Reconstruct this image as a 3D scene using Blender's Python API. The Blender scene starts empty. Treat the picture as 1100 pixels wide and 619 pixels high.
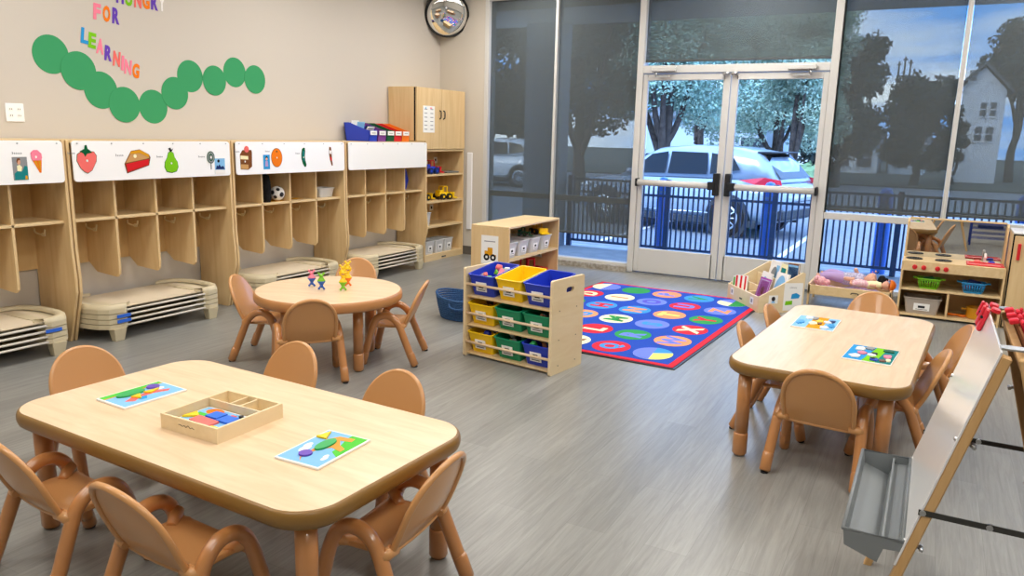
import bpy, bmesh, math, random
from mathutils import Matrix, Vector, Euler
PI = math.pi
sc = bpy.context.scene
COL = sc.collection
random.seed(7)

# ------------------------------------------------------------------ materials
def s2l(c):
    return c / 12.92 if c <= 0.04045 else ((c + 0.055) / 1.055) ** 2.4
def rgb(h, a=1.0):
    h = h.lstrip('#')
    return tuple(s2l(int(h[i:i + 2], 16) / 255.0) for i in (0, 2, 4)) + (a,)

MATS = {}
def mat(name, color='#808080', rough=0.5, spec=0.5, metal=0.0, coat=0.0):
    if name in MATS:
        return MATS[name]
    m = bpy.data.materials.new(name); m.use_nodes = True
    b = m.node_tree.nodes['Principled BSDF']
    b.inputs['Base Color'].default_value = rgb(color)
    b.inputs['Roughness'].default_value = rough
    b.inputs['Specular IOR Level'].default_value = spec
    b.inputs['Metallic'].default_value = metal
    if coat:
        b.inputs['Coat Weight'].default_value = coat
        b.inputs['Coat Roughness'].default_value = 0.06
    MATS[name] = m
    return m

def nd(m, t, **kw):
    n = m.node_tree.nodes.new(t)
    for k, v in kw.items():
        setattr(n, k, v)
    return n
def lk(m, a, b):
    m.node_tree.links.new(a, b)

def wood(name, c1, c2, scale=(18, 18, 1.6), rough=0.42, bump=0.0, spec=0.4, coat=0.0):
    m = mat(name, c1, rough, spec, 0, coat)
    b = m.node_tree.nodes['Principled BSDF']
    tc = nd(m, 'ShaderNodeTexCoord'); mp = nd(m, 'ShaderNodeMapping')
    mp.inputs['Scale'].default_value = scale
    lk(m, tc.outputs['Object'], mp.inputs['Vector'])
    n = nd(m, 'ShaderNodeTexNoise'); n.inputs['Scale'].default_value = 1.0
    n.inputs['Detail'].default_value = 6; n.inputs['Roughness'].default_value = 0.62
    n.inputs['Distortion'].default_value = 0.6
    lk(m, mp.outputs[0], n.inputs['Vector'])
    r = nd(m, 'ShaderNodeValToRGB')
    r.color_ramp.elements[0].position = 0.3; r.color_ramp.elements[0].color = rgb(c2)
    r.color_ramp.elements[1].position = 0.68; r.color_ramp.elements[1].color = rgb(c1)
    lk(m, n.outputs['Fac'], r.inputs[0]); lk(m, r.outputs[0], b.inputs['Base Color'])
    return m

def noisy(name, c1, c2, scale=40, rough=0.7, bump=0.0, spec=0.3, detail=4):
    m = mat(name, c1, rough, spec)
    b = m.node_tree.nodes['Principled BSDF']
    tc = nd(m, 'ShaderNodeTexCoord')
    n = nd(m, 'ShaderNodeTexNoise'); n.inputs['Scale'].default_value = scale
    n.inputs['Detail'].default_value = detail
    lk(m, tc.outputs['Object'], n.inputs['Vector'])
    r = nd(m, 'ShaderNodeValToRGB')
    r.color_ramp.elements[0].position = 0.35; r.color_ramp.elements[0].color = rgb(c2)
    r.color_ramp.elements[1].position = 0.65; r.color_ramp.elements[1].color = rgb(c1)
    lk(m, n.outputs['Fac'], r.inputs[0]); lk(m, r.outputs[0], b.inputs['Base Color'])
    if bump:
        bp = nd(m, 'ShaderNodeBump'); bp.inputs['Strength'].default_value = bump
        bp.inputs['Distance'].default_value = 0.004
        lk(m, n.outputs['Fac'], bp.inputs['Height']); lk(m, bp.outputs[0], b.inputs['Normal'])
    return m

def clear(name, tint='#ffffff', gloss=0.08, rough=0.02, body=0.0, bodycol='#d8dde0'):
    """see-through sheet: mostly transparent, a little reflection, optional milky body"""
    m = bpy.data.materials.new(name); m.use_nodes = True
    nt = m.node_tree; nt.nodes.clear()
    o = nd(m, 'ShaderNodeOutputMaterial'); t = nd(m, 'ShaderNodeBsdfTransparent')
    t.inputs[0].default_value = rgb(tint)
    g = nd(m, 'ShaderNodeBsdfGlossy'); g.inputs['Roughness'].default_value = rough
    mx = nd(m, 'ShaderNodeMixShader')
    fr = nd(m, 'ShaderNodeFresnel'); fr.inputs[0].default_value = 1.15 + gloss
    lk(m, fr.outputs[0], mx.inputs[0]); lk(m, t.outputs[0], mx.inputs[1]); lk(m, g.outputs[0], mx.inputs[2])
    last = mx
    if body > 0:
        d = nd(m, 'ShaderNodeBsdfDiffuse'); d.inputs[0].default_value = rgb(bodycol)
        m2 = nd(m, 'ShaderNodeMixShader'); m2.inputs[0].default_value = body
        lk(m, mx.outputs[0], m2.inputs[1]); lk(m, d.outputs[0], m2.inputs[2]); last = m2
    lk(m, last.outputs[0], o.inputs[0])
    MATS[name] = m
    return m

def emit(name, color, strength):
    m = mat(name, color)
    b = m.node_tree.nodes['Principled BSDF']
    b.inputs['Emission Color'].default_value = rgb(color)
    b.inputs['Emission Strength'].default_value = strength
    return m

# ------------------------------------------------------------------ mesh builder
class MB:
    def __init__(s, m=None):
        s.v = []; s.f = []; s.mi = []; s.sm = []; s.mats = []; s.cur = 0
        s.T = Matrix.Identity(4)
        if m: s.mat(m)
    def mat(s, m):
        if isinstance(m, str): m = MATS[m]
        if m not in s.mats: s.mats.append(m)
        s.cur = s.mats.index(m); return s
    def tf(s, loc=(0, 0, 0), rot=(0, 0, 0), scale=None):
        s.T = Matrix.Translation(loc) @ Euler(rot).to_matrix().to_4x4()
        if scale: s.T = s.T @ Matrix.Diagonal((*scale, 1))
        return s
    def add(s, vs, fs, smooth=False):
        b = len(s.v)
        s.v += [tuple(s.T @ Vector(p)) for p in vs]
        for f in fs:
            s.f.append([b + i for i in f]); s.mi.append(s.cur); s.sm.append(smooth)
        return s
    def box(s, x0, x1, y0, y1, z0, z1, b=0.0):
        if x1 < x0: x0, x1 = x1, x0
        if y1 < y0: y0, y1 = y1, y0
        if z1 < z0: z0, z1 = z1, z0
        if b <= 0:
            v = [(x, y, z) for z in (z0, z1) for y in (y0, y1) for x in (x0, x1)]
            return s.add(v, [(0, 2, 3, 1), (4, 5, 7, 6), (0, 1, 5, 4), (2, 6, 7, 3), (0, 4, 6, 2), (1, 3, 7, 5)])
        b = min(b, (x1 - x0) * .49, (y1 - y0) * .49, (z1 - z0) * .49)
        X = ((x0, x0 + b), (x1, x1 - b)); Y = ((y0, y0 + b), (y1, y1 - b)); Z = ((z0, z0 + b), (z1, z1 - b))
        v = []; idx = {}
        for i in (0, 1):
            for j in (0, 1):
                for k in (0, 1):
                    for a in range(3):
                        p = [X[i][1], Y[j][1], Z[k][1]]
                        p[a] = (X[i][0], Y[j][0], Z[k][0])[a]
                        idx[(i, j, k, a)] = len(v); v.append(tuple(p))
        f = []
        I = idx
        for a in range(3):
            o = [q for q in range(3) if q != a]
            for e in (0, 1):
                c = []
                for (p, q) in ((0, 0), (1, 0), (1, 1), (0, 1)):
                    t = [0, 0, 0]; t[a] = e; t[o[0]] = p; t[o[1]] = q
                    c.append(I[(*t, a)])
                f.append(c)
        for a in range(3):
            o = [q for q in range(3) if q != a]
            for p in (0, 1):
                for q in (0, 1):
                    t0 = [0, 0, 0]; t0[o[0]] = p; t0[o[1]] = q; t1 = list(t0); t1[a] = 1
                    f.append([I[(*t0, o[0])], I[(*t0, o[1])], I[(*t1, o[1])], I[(*t1, o[0])]])
        for i in (0, 1):
            for j in (0, 1):
                for k in (0, 1):
                    f.append([I[(i, j, k, 0)], I[(i, j, k, 1)], I[(i, j, k, 2)]])
        return s.add(v, f)
    def prism(s, poly, h0, h1, axis='z', smooth=False):
        n = len(poly)
        def P(a, b, h):
            return {'z': (a, b, h), 'y': (a, h, b), 'x': (h, a, b)}[axis]
        v = [P(a, b, h0) for a, b in poly] + [P(a, b, h1) for a, b in poly]
        f = [list(range(n))[::-1], list(range(n, 2 * n))]
        s.add(v, f)
        b = len(s.v) - 2 * n
        for i in range(n):
            j = (i + 1) % n
            s.f.append([b + i, b + j, b + n + j, b + n + i]); s.mi.append(s.cur); s.sm.append(smooth)
        return s
    def tube(s, path, r, n=12, caps=True, closed=False, flat=1.0):
        P = [Vector(p) for p in path]; m = len(P)
        R = r if isinstance(r, (list, tuple)) else [r] * m
        tang = []
        for i in range(m):
            if closed: d = P[(i + 1) % m] - P[i - 1]
            else: d = P[min(i + 1, m - 1)] - P[max(i - 1, 0)]
            tang.append(d.normalized())
        up = Vector((0, 0, 1)) if abs(tang[0].z) < .9 else Vector((1, 0, 0))
        u = tang[0].cross(up).normalized()
        v = []; f = []
        for i in range(m):
            t = tang[i]
            u = (u - t * u.dot(t))
            u = u.normalized() if u.length > 1e-6 else t.orthogonal().normalized()
            w = t.cross(u)
            for k in range(n):
                a = 2 * PI * k / n
                v.append(P[i] + (u * math.cos(a) + w * math.sin(a) * flat) * R[i])
        for i in range(m if closed else m - 1):
            j = (i + 1) % m
            for k in range(n):
                l = (k + 1) % n
                f.append([i * n + k, i * n + l, j * n + l, j * n + k])
        s.add(v, f, True)
        if caps and not closed:
            b = len(s.v) - len(v)
            for ring in (list(range(n))[::-1], list(range((m - 1) * n, m * n))):
                s.f.append([b + q for q in ring]); s.mi.append(s.cur); s.sm.append(False)
        return s
    def lathe(s, prof, n=24, smooth=True, cap=True, ell=(1, 1), c=(0, 0)):
        v = []; f = []; m = len(prof)
        for r, z in prof:
            for k in range(n):
                a = 2 * PI * k / n
                v.append((c[0] + r * math.cos(a) * ell[0], c[1] + r * math.sin(a) * ell[1], z))
        for i in range(m - 1):
            for k in range(n):
                l = (k + 1) % n
                f.append([i * n + k, i * n + l, (i + 1) * n + l, (i + 1) * n + k])
        s.add(v, f, smooth)
        if cap:
            b = len(s.v) - len(v)
            if prof[0][0] > 1e-5:
                s.f.append([b + q for q in range(n)][::-1]); s.mi.append(s.cur); s.sm.append(False)
            if prof[-1][0] > 1e-5:
                s.f.append([b + (m - 1) * n + q for q in range(n)]); s.mi.append(s.cur); s.sm.append(False)
        return s
    def ball(s, c, r, n=12):
        if not isinstance(r, (list, tuple)): r = (r, r, r)
        v = [(c[0], c[1], c[2] - r[2])]; h = max(4, n // 2)
        for i in range(1, h):
            ph = -PI / 2 + PI * i / h
            for k in range(n):
                a = 2 * PI * k / n
                v.append((c[0] + r[0] * math.cos(ph) * math.cos(a), c[1] + r[1] * math.cos(ph) * math.sin(a), c[2] + r[2] * math.sin(ph)))
        v.append((c[0], c[1], c[2] + r[2])); f = []
        for k in range(n): f.append([0, 1 + (k + 1) % n, 1 + k])
        for i in range(h - 2):
            for k in range(n):
                l = (k + 1) % n
                f.append([1 + i * n + k, 1 + i * n + l, 1 + (i + 1) * n + l, 1 + (i + 1) * n + k])
        t = len(v) - 1; o = 1 + (h - 2) * n
        for k in range(n): f.append([o + k, o + (k + 1) % n, t])
        return s.add(v, f, True)
    def grid(s, fn, nu, nv, smooth=True, wrap=False):
        v = [fn(i / nu, j / nv) for j in range(nv + 1) for i in range(nu + 1)]
        f = []
        for j in range(nv):
            for i in range(nu):
                a = j * (nu + 1) + i
                f.append([a, a + 1, a + nu + 2, a + nu + 1])
        return s.add(v, f, smooth)
    def tub(s, w, d, h, t=.006, taper=.85, lip=.012, r=.03, wb=None, seg=5):
        """open tray / bin: rounded rectangle, tapering down, lip round the rim"""
        def ring(ww, dd, z, rr):
            o = []
            for cx, cy, a0 in ((1, 1, 0), (-1, 1, 90), (-1, -1, 180), (1, -1, 270)):
                for k in range(seg + 1):
                    a = math.radians(a0 + 90 * k / seg)
                    o.append((cx * (ww / 2 - rr) + rr * math.cos(a), cy * (dd / 2 - rr) + rr * math.sin(a), z))
            return o
        rings = [ring(w * taper, d * taper, 0, r * .7), ring(w, d, h - lip, r), ring(w + 2 * lip, d + 2 * lip, h - lip, r + lip),
                 ring(w + 2 * lip, d + 2 * lip, h, r + lip), ring(w - 2 * t, d - 2 * t, h, r), ring(w * taper - 2 * t, d * taper - 2 * t, t, r * .7)]
        n = len(rings[0]); v = sum(rings, []); f = [list(range(n))[::-1], [5 * n + i for i in range(n)]]
        for i in range(5):
            for k in range(n):
                l = (k + 1) % n
                f.append([i * n + k, i * n + l, (i + 1) * n + l, (i + 1) * n + k])
        return s.add(v, f, False)
    def build(s, name, parent=None, recalc=True, bevel=0.0, loc=None, rot=None):
        me = bpy.data.meshes.new(name)
        me.from_pydata(s.v, [], s.f)
        for m in s.mats: me.materials.append(m)
        me.polygons.foreach_set('material_index', s.mi)
        me.polygons.foreach_set('use_smooth', s.sm)
        if recalc:
            bm = bmesh.new(); bm.from_mesh(me)
            bmesh.ops.recalc_face_normals(bm, faces=bm.faces); bm.to_mesh(me); bm.free()
        me.update()
        o = bpy.data.objects.new(name, me); COL.objects.link(o)
        if parent: o.parent = parent
        if loc: o.location = loc
        if rot: o.rotation_euler = rot
        if bevel:
            b = o.modifiers.new('edge_round', 'BEVEL'); b.width = bevel; b.segments = 2; b.limit_method = 'ANGLE'
        return o

def rrect(w, d, r, seg=6, cx=0, cy=0):
    o = []
    for sx, sy, a0 in ((1, 1, 0), (-1, 1, 90), (-1, -1, 180), (1, -1, 270)):
        for k in range(seg + 1):
            a = math.radians(a0 + 90 * k / seg)
            o.append((cx + sx * (w / 2 - r) + r * math.cos(a), cy + sy * (d / 2 - r) + r * math.sin(a)))
    return o
def ellipse(a, b, n=24, cx=0, cy=0, rot=0):
    c, s_ = math.cos(rot), math.sin(rot); o = []
    for k in range(n):
        t = 2 * PI * k / n; x, y = a * math.cos(t), b * math.sin(t)
        o.append((cx + c * x - s_ * y, cy + s_ * x + c * y))
    return o
def arc(pts_ctrl, n=8):
    """Catmull-Rom through control points"""
    P = [Vector(p) for p in pts_ctrl]; P = [2 * P[0] - P[1]] + P + [2 * P[-1] - P[-2]]; out = []
    for i in range(1, len(P) - 2):
        for k in range(n):
            t = k / n; a, b, c, d = P[i - 1], P[i], P[i + 1], P[i + 2]
            out.append(.5 * ((2 * b) + (c - a) * t + (2 * a - 5 * b + 4 * c - d) * t * t + (3 * b - a - 3 * c + d) * t ** 3))
    out.append(P[-2]); return out

_glyph = {}
def glyph(ch, size=1.0, bold=0.0):
    """verts/faces of a piece of writing, centred, in the xy plane"""
    k = (ch, bold)
    if k not in _glyph:
        cu = bpy.data.curves.new('g', 'FONT'); cu.body = ch; cu.size = 1; cu.offset = bold
        cu.align_x = 'CENTER'; cu.resolution_u = 3
        o = bpy.data.objects.new('g', cu); COL.objects.link(o)
        bpy.context.view_layer.update()
        me = o.evaluated_get(bpy.context.evaluated_depsgraph_get()).to_mesh()
        v = [tuple(p.co) for p in me.vertices]; f = [list(p.vertices) for p in me.polygons]
        o.evaluated_get(bpy.context.evaluated_depsgraph_get()).to_mesh_clear()
        bpy.data.objects.remove(o); bpy.data.curves.remove(cu)
        xs = [p[0] for p in v]; ys = [p[1] for p in v]
        cx, cy = (min(xs) + max(xs)) / 2, (min(ys) + max(ys)) / 2
        _glyph[k] = ([(x - cx, y - cy) for x, y, z in v], f, max(xs) - min(xs), max(ys) - min(ys))
    return _glyph[k]
def put_text(mb, txt, h, org, ex, ey, en, depth=0.0, bold=0.0, width=None):
    """writing of cap height h centred at org, ex = reading direction, ey = up, en = out of the surface"""
    v, f, w0, h0 = glyph(txt, bold=bold)
    ex, ey, en, org = Vector(ex), Vector(ey), Vector(en), Vector(org)
    sy = h / h0; sx = (width / w0) if width else sy
    top = [tuple(org + ex * x * sx + ey * y * sy + en * depth) for x, y in v]
    n = len(v)
    if depth <= 0.0003:
        mb.add(top, f); return
    bot = [tuple(org + ex * x * sx + ey * y * sy) for x, y in v]
    cnt = {}
    for q in f:
        for i in range(len(q)):
            e = (q[i], q[(i + 1) % len(q)]); cnt[e] = 1
    side = [[a, b, b + n, a + n] for (a, b) in cnt if (b, a) not in cnt]
    mb.add(bot + top, [[i + n for i in q] for q in f] + side)

# ------------------------------------------------------------------ objects
def tag(o, label=None, cat=None, group=None, kind=None):
    if label: o['label'] = label
    if cat: o['category'] = cat
    if group: o['group'] = group
    if kind: o['kind'] = kind
    return o
def thing(name, label, cat, loc=(0, 0, 0), rz=0.0, group=None, rot=None):
    o = bpy.data.objects.new(name, None); COL.objects.link(o)
    o.empty_display_size = 0.1
    o.location = loc; o.rotation_euler = rot if rot else (0, 0, rz)
    return tag(o, label, cat, group)
def struct(mb, name, **k):
    o = mb.build(name, **k); o['kind'] = 'structure'; return o
def dup(o, parent=None):
    c = o.copy(); COL.objects.link(c)
    if parent is not None:
        c.parent = parent
    for ch in list(o.children):
        dup(ch, c)
    return c
def again(src, label, loc, rz=0.0, group=None, rot=None):
    c = dup(src); c['label'] = label
    c.location = loc; c.rotation_euler = rot if rot else (0, 0, rz)
    if group: c['group'] = group
    return c
# ------------------------------------------------------------------ palette
maple = wood('maple_panel', '#e5c898', '#d6b480', (16, 16, 1.3), .45)
maple_h = wood('maple_shelf', '#e6cc9e', '#d8ba88', (16, 1.6, 16), .45)
maple_in = wood('maple_back', '#dcbc88', '#cfab74', (1.5, 14, 2.0), .5)
lam = wood('maple_laminate', '#ecd3b2', '#dfbf99', (3.0, 26, 10), .30, spec=.45)
birch = wood('birch_ply', '#ecd9b4', '#e2cba0', (12, 2, 12), .5)
pine = wood('beech_bar', '#d9b27c', '#c99c62', (30, 30, 3), .5)
dowel = wood('dowel_wood', '#ead3b4', '#dfc29c', (3, 40, 40), .5)
mat('white_board', '#fbfbfc', .25, .5)
mat('easel_board', '#eeeeee', .16, .6)
mat('wall_paint', '#cbc4ba', .75, .25)
mat('wall_corner', '#cbc4b8', .75, .25)
mat('ceiling_tile', '#e9e7e2', .9, .1)
mat('frame_paint', '#cfceca', .42, .45)
mat('black_rubber', '#17181a', .5, .4)
mat('dark_metal', '#33332f', .45, .5)
mat('steel', '#b9bbbd', .28, .5, 1.0)
mat('chair_plastic', '#cb945c', .34, .5, coat=.3)
mat('chair_tube', '#bf824b', .30, .5, coat=.8)
mat('table_edge', '#8a662f', .35, .5)  # darker than the round table's edge: its shading is put into the colour
mat('table_edge_round', '#bd8450', .35, .5)
mat('cot_plastic', '#cfc2a2', .45, .4)
mat('cot_sheet', '#d9cbb2', .8, .2)
mat('white_tube', '#ddd6c8', .35, .4)
mat('blue_tape', '#2e66d0', .6, .3)
mat('paper_white', '#f2f2f0', .8, .1)
mat('ink', '#2b2c30', .8, .1)
mat('ink_grey', '#8f9096', .8, .1)
mat('paper_green', '#3f9a66', .85, .15)
mat('void', '#0b0b0c', .9, .1)  # near-black that paints the shade inside gaps and openings
for n_, c_ in dict(red='#d2232a', blue='#2540c4', yellow='#fbd016', green='#159063', orange='#ee7c1c', purple='#6a46b8', pink='#f587a0',
                   lime='#7cc41f', sky='#86bde8', cyan='#2f96d6', brown='#7a4a2a', cream='#f3ecc0', teal='#1f7f82', violet='#7c3f92',
                   salmon='#f0716c', white='#f1efec', black='#1b1b1d', tan='#c99a62', skin='#d9a284', grey='#8d8f92', darkgreen='#0d5a33',
                   leafgreen='#5aa63c', grass='#5cc548', mustard='#d99a1e', navy='#1c2f66', lilac='#b59ccb', plum='#a24aa0').items():
    mat('p_' + n_, c_, .38, .45)
    mat('k_' + n_, c_, .85, .12)       # card / print
mat('tray_grey', '#7f8486', .42, .45)
mat('clip_red', '#e0283a', .35, .5)
mirror_m = mat('mirror_acrylic', '#dde0e2', .015, .5, 1.0)
mat('mirror_convex', '#eef0f0', .02, .5, 1.0)
glass_m = clear('window_glass', '#f4f8f9', .12, .02)
clearbin = clear('clear_plastic', '#eef2f4', .18, .12, body=.58, bodycol='#ffffff')
clearbin2 = clear('smoke_plastic', '#d8d2cc', .18, .12, body=.62, bodycol='#d8ccc0')
# solar shade weave: dark open mesh you can see through
def shade_mat():
    m = bpy.data.materials.new('solar_weave'); m.use_nodes = True
    nt = m.node_tree; nt.nodes.clear()
    o = nd(m, 'ShaderNodeOutputMaterial'); t = nd(m, 'ShaderNodeBsdfTransparent'); t.inputs[0].default_value = (1.0, .955, .87, 1)
    d = nd(m, 'ShaderNodeBsdfDiffuse')
    tc = nd(m, 'ShaderNodeTexCoord'); mp = nd(m, 'ShaderNodeMapping'); mp.inputs['Scale'].default_value = (1, 1, 30)
    n = nd(m, 'ShaderNodeTexNoise'); n.inputs['Scale'].default_value = 2.2; n.inputs['Detail'].default_value = 3
    lk(m, tc.outputs['Object'], mp.inputs[0]); lk(m, mp.outputs[0], n.inputs['Vector'])
    r = nd(m, 'ShaderNodeValToRGB'); r.color_ramp.elements[0].color = rgb('#5a6165'); r.color_ramp.elements[1].color = rgb('#5f676b')
    lk(m, n.outputs['Fac'], r.inputs[0]); lk(m, r.outputs[0], d.inputs[0])
    mx = nd(m, 'ShaderNodeMixShader'); mx.inputs[0].default_value = 1 - SHADE_OPEN
    lk(m, t.outputs[0], mx.inputs[1]); lk(m, d.outputs[0], mx.inputs[2]); lk(m, mx.outputs[0], o.inputs[0])
    MATS['solar_weave'] = m
SHADE_OPEN = 0.38
shade_mat()
# grey wood-look plank floor, planks run along Y
def floor_mat():
    m = mat('plank_floor', '#8f8a83', .36, .45); b = m.node_tree.nodes['Principled BSDF']
    tc = nd(m, 'ShaderNodeTexCoord'); mp = nd(m, 'ShaderNodeMapping')
    mp.inputs['Rotation'].default_value = (0, 0, PI / 2)
    lk(m, tc.outputs['Object'], mp.inputs[0])
    br = nd(m, 'ShaderNodeTexBrick'); br.offset = .37; br.squash = 1
    br.inputs['Color1'].default_value = rgb('#868682'); br.inputs['Color2'].default_value = rgb('#92928e'); br.inputs['Mortar'].default_value = rgb('#7a7a76')
    br.inputs['Scale'].default_value = 1; br.inputs['Mortar Size'].default_value = .0008; br.inputs['Brick Width'].default_value = 1.22; br.inputs['Row Height'].default_value = .152
    lk(m, mp.outputs[0], br.inputs['Vector'])
    m2 = nd(m, 'ShaderNodeMapping'); m2.inputs['Scale'].default_value = (30, 1.7, 1); lk(m, tc.outputs['Object'], m2.inputs[0])
    n = nd(m, 'ShaderNodeTexNoise'); n.inputs['Scale'].default_value = 1.6; n.inputs['Detail'].default_value = 7; n.inputs['Roughness'].default_value = .65; n.inputs['Distortion'].default_value = 1.0
    lk(m, m2.outputs[0], n.inputs['Vector'])
    r = nd(m, 'ShaderNodeValToRGB'); r.color_ramp.elements[0].position = .33; r.color_ramp.elements[0].color = (.78, .775, .77, 1)
    r.color_ramp.elements[1].position = .7; r.color_ramp.elements[1].color = (1.13, 1.13, 1.13, 1)
    lk(m, n.outputs['Fac'], r.inputs[0])
    mx = nd(m, 'ShaderNodeMix'); mx.data_type = 'RGBA'; mx.blend_type = 'MULTIPLY'; mx.inputs[0].default_value = 1
    lk(m, br.outputs['Color'], mx.inputs[6]); lk(m, r.outputs[0], mx.inputs[7]); lk(m, mx.outputs[2], b.inputs['Base Color'])
    b.inputs['Roughness'].default_value = .30
floor_mat()

# ------------------------------------------------------------------ room shell
XL, XR, YB, YN, ZC = -5.22, 3.0, 7.75, -2.6, 3.05
struct(MB('plank_floor').box(XL - .1, XR + .1, YN - .1, YB + .15, -.1, 0), 'floor')
struct(MB('ceiling_tile').box(XL - .1, XR + .1, YN - .1, YB + .3, ZC, ZC + .1), 'ceiling')
struct(MB('wall_paint').box(XL - .12, XL, YN - .1, YB + .3, 0, ZC), 'wall_left')
struct(MB('wall_paint').box(XR, XR + .12, YN - .1, YB + .3, 0, ZC), 'wall_right')
struct(MB('wall_paint').box(XL - .1, XR + .1, YN - .12, YN, 0, ZC), 'wall_front')
w = MB('wall_corner').box(XL, -4.62, YB, YB + .25, 0, ZC)
w.box(-4.62, XR, YB, YB + .25, 2.96, ZC); w.box(2.06, XR, YB, YB + .25, 0, 2.96)
struct(w, 'wall_back')
mat('base_vinyl', '#5c5750', .6, .3)
struct(MB('base_vinyl').box(-4.88, -4.62, YB - .012, YB, 0, .1), 'baseboard_back')
struct(MB('base_vinyl').box(XL, XL + .012, YN, 2.0, 0, .1), 'baseboard_left')
# weathered sill under the fixed lights
noisy('sill_worn', '#b5afa5', '#8d8375', 28, .7)
s_ = MB('sill_worn').box(-4.62, -2.80, YB - .03, YB + .16, 0, .055)
s_.box(-.90, 2.06, YB - .03, YB + .16, 0, .055)
struct(s_, 'trim_1')
struct(MB('steel').box(-2.80, -.90, YB - .04, YB + .16, 0, .014), 'trim_2')

# ------------------------------------------------------------------ glazing
GY = YB + .11                    # glass plane
def bar(mb, x0, x1, z0, z1, y0=YB, y1=YB + .15, b=.004): mb.box(x0, x1, y0, y1, z0, z1, b)
def fixed_window(n, x0, x1, lead, rail_front):
    f = MB('frame_paint')
    bar(f, x0 - lead[0], x0, .055, 2.96); bar(f, x1, x1 + lead[1], .055, 2.96)
    bar(f, x0, x1, 2.90, 2.96); bar(f, x0, x1, .05, .085, YB + .03)
    bar(f, x0, x1, .71, .772, YB + (0 if rail_front else .085))
    root = f.build('window_%d' % n); root['kind'] = 'structure'
    g = MB('window_glass').box(x0, x1, GY, GY + .006, .085, .71); g.box(x0, x1, GY, GY + .006, .772, 2.90)
    g.build('window_glass', root)
    return root
fixed_window(1, -4.57, -3.745, (.05, .015), False)
fixed_window(2, -3.715, -2.80, (.015, .0), False)
fixed_window(3, -.885, .075, (.0, .02), True)
fixed_window(4, .115, 1.06, (.02, .02), True)
fixed_window(5, 1.10, 2.02, (.02, .04), True)
# door frame and transom light
f = MB('frame_paint'); bar(f, -2.80, -2.735, 0, 2.96, YB - .01); bar(f, -.955, -.885, 0, 2.96, YB - .01); bar(f, -2.735, -.955, 2.06, 2.135, YB - .01)
bar(f, -2.735, -.955, 2.90, 2.96)
wt = f.build('window_6'); wt['kind'] = 'structure'
MB('window_glass').box(-2.735, -.955, GY, GY + .006, 2.135, 2.90).build('window_glass', wt)
def leaf(n, x0, x1, hinge_left):
    f = MB('frame_paint'); y0, y1 = YB + .005, YB + .05
    f.box(x0, x0 + (.05 if hinge_left else .068), y0, y1, .018, 2.052, .004); f.box(x1 - (.068 if hinge_left else .05), x1, y0, y1, .018, 2.052, .004)
    f.box(x0 + .05, x1 - .05, y0, y1, 1.99, 2.052, .004); f.box(x0 + .05, x1 - .05, y0, y1, .018, .27, .004)
    d = f.build('door_%d' % n); d['kind'] = 'structure'
    MB('window_glass').box(x0 + .045, x1 - .045, YB + .025, YB + .031, .26, 2.0).build('door_glass', d)
    # panic bar
    p = MB('frame_paint'); a, b = (x0 + .02, x1 - .10) if hinge_left else (x0 + .10, x1 - .02)
    p.T = Matrix.Identity(4); p.tube([(a, YB - .055, .965), (b, YB - .055, .965)], .033, 14)
    pb = p.build('push_bar', d)
    e = MB('black_rubber'); xe = a - .018 if hinge_left else b
    e.box(xe, xe + .02, YB - .09, YB + .005, .925, 1.005, .004)
    xc = x1 - .055 if hinge_left else x0 + .055
    e.box(xc - .028, xc + .028, YB - .075, YB + .005, .87, 1.09, .006); e.box(xc - .075 if hinge_left else xc, xc if hinge_left else xc + .075, YB - .09, YB - .01, .925, 1.005, .006)
    e.build('latch_case', pb)
    # overhead closer
    c = MB('frame_paint'); xa = x0 + .10 if hinge_left else x1 - .36
    c.box(xa, xa + .25, YB - .075, YB - .012, 2.07, 2.115, .006)
    cl = c.build('door_closer', d)
    ar = MB('steel'); xm = xa + .05 if hinge_left else xa + .2
    ar.tube([(xm, YB - .05, 2.07), (xm, YB - .05, 2.02)], .012, 8); ar.box(xm, xm + (.15 if hinge_left else -.15), YB - .06, YB - .045, 2.018, 2.032)
    ar.build('closer_arm', cl)
    # top bolt near the meeting stile
    t = MB('steel'); xt = x1 - .035 if hinge_left else x0 + .035
    t.tube([(xt - .03, YB - .03, 2.045), (xt + .03, YB - .03, 2.045)], .018, 10); t.build('top_latch', d)
    return d
leaf(1, -2.733, -1.850, True)
leaf(2, -1.842, -.957, False)
def shade(label, x0, x1, zb):
    t = thing('roller_shade', label, 'window shade', ((x0 + x1) / 2, YB + .05, zb), 0, 'dark solar shades over the storefront glass')
    hw = (x1 - x0) / 2
    MB('solar_weave').box(-hw, hw, 0, .0012, .02, 2.88 - zb).build('shade_fabric', t)
    mat('hem_metal', '#4b5154', .5, .4)
    MB('hem_metal').box(-hw, hw, -.008, .008, 0, .024, .003).build('hem_bar', t)
    MB('frame_paint').box(-hw - .002, hw + .002, -.045, .045, 2.868 - zb, 2.95 - zb, .006).build('head_box', t)
shade('dark grey see-through shade in the corner, left of all the others', -4.565, -3.735, .355)
shade('dark grey see-through shade between the corner shade and the glass doors', -3.722, -2.803, .355)
shade('short dark grey shade hanging above the glass double doors', -2.733, -.957, 2.17)
shade('dark grey see-through shade right of the glass doors with sky and trees behind', -.882, .072, .79)
shade('dark grey see-through shade with the white gabled house behind it', .118, 1.055, .80)
shade('dark grey see-through shade nearest the right wall', 1.105, 2.015, .80)
mat('guard_white', '#e9e9ea', .5, .3)
tag(MB('guard_white').box(-.035, .035, 0, .02, 0, .90, .006).build('wall_strip', loc=(-4.79, YB - .021, .30)),
    'narrow white strip on wall between tall shelf and corner shade', 'wall strip')

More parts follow.
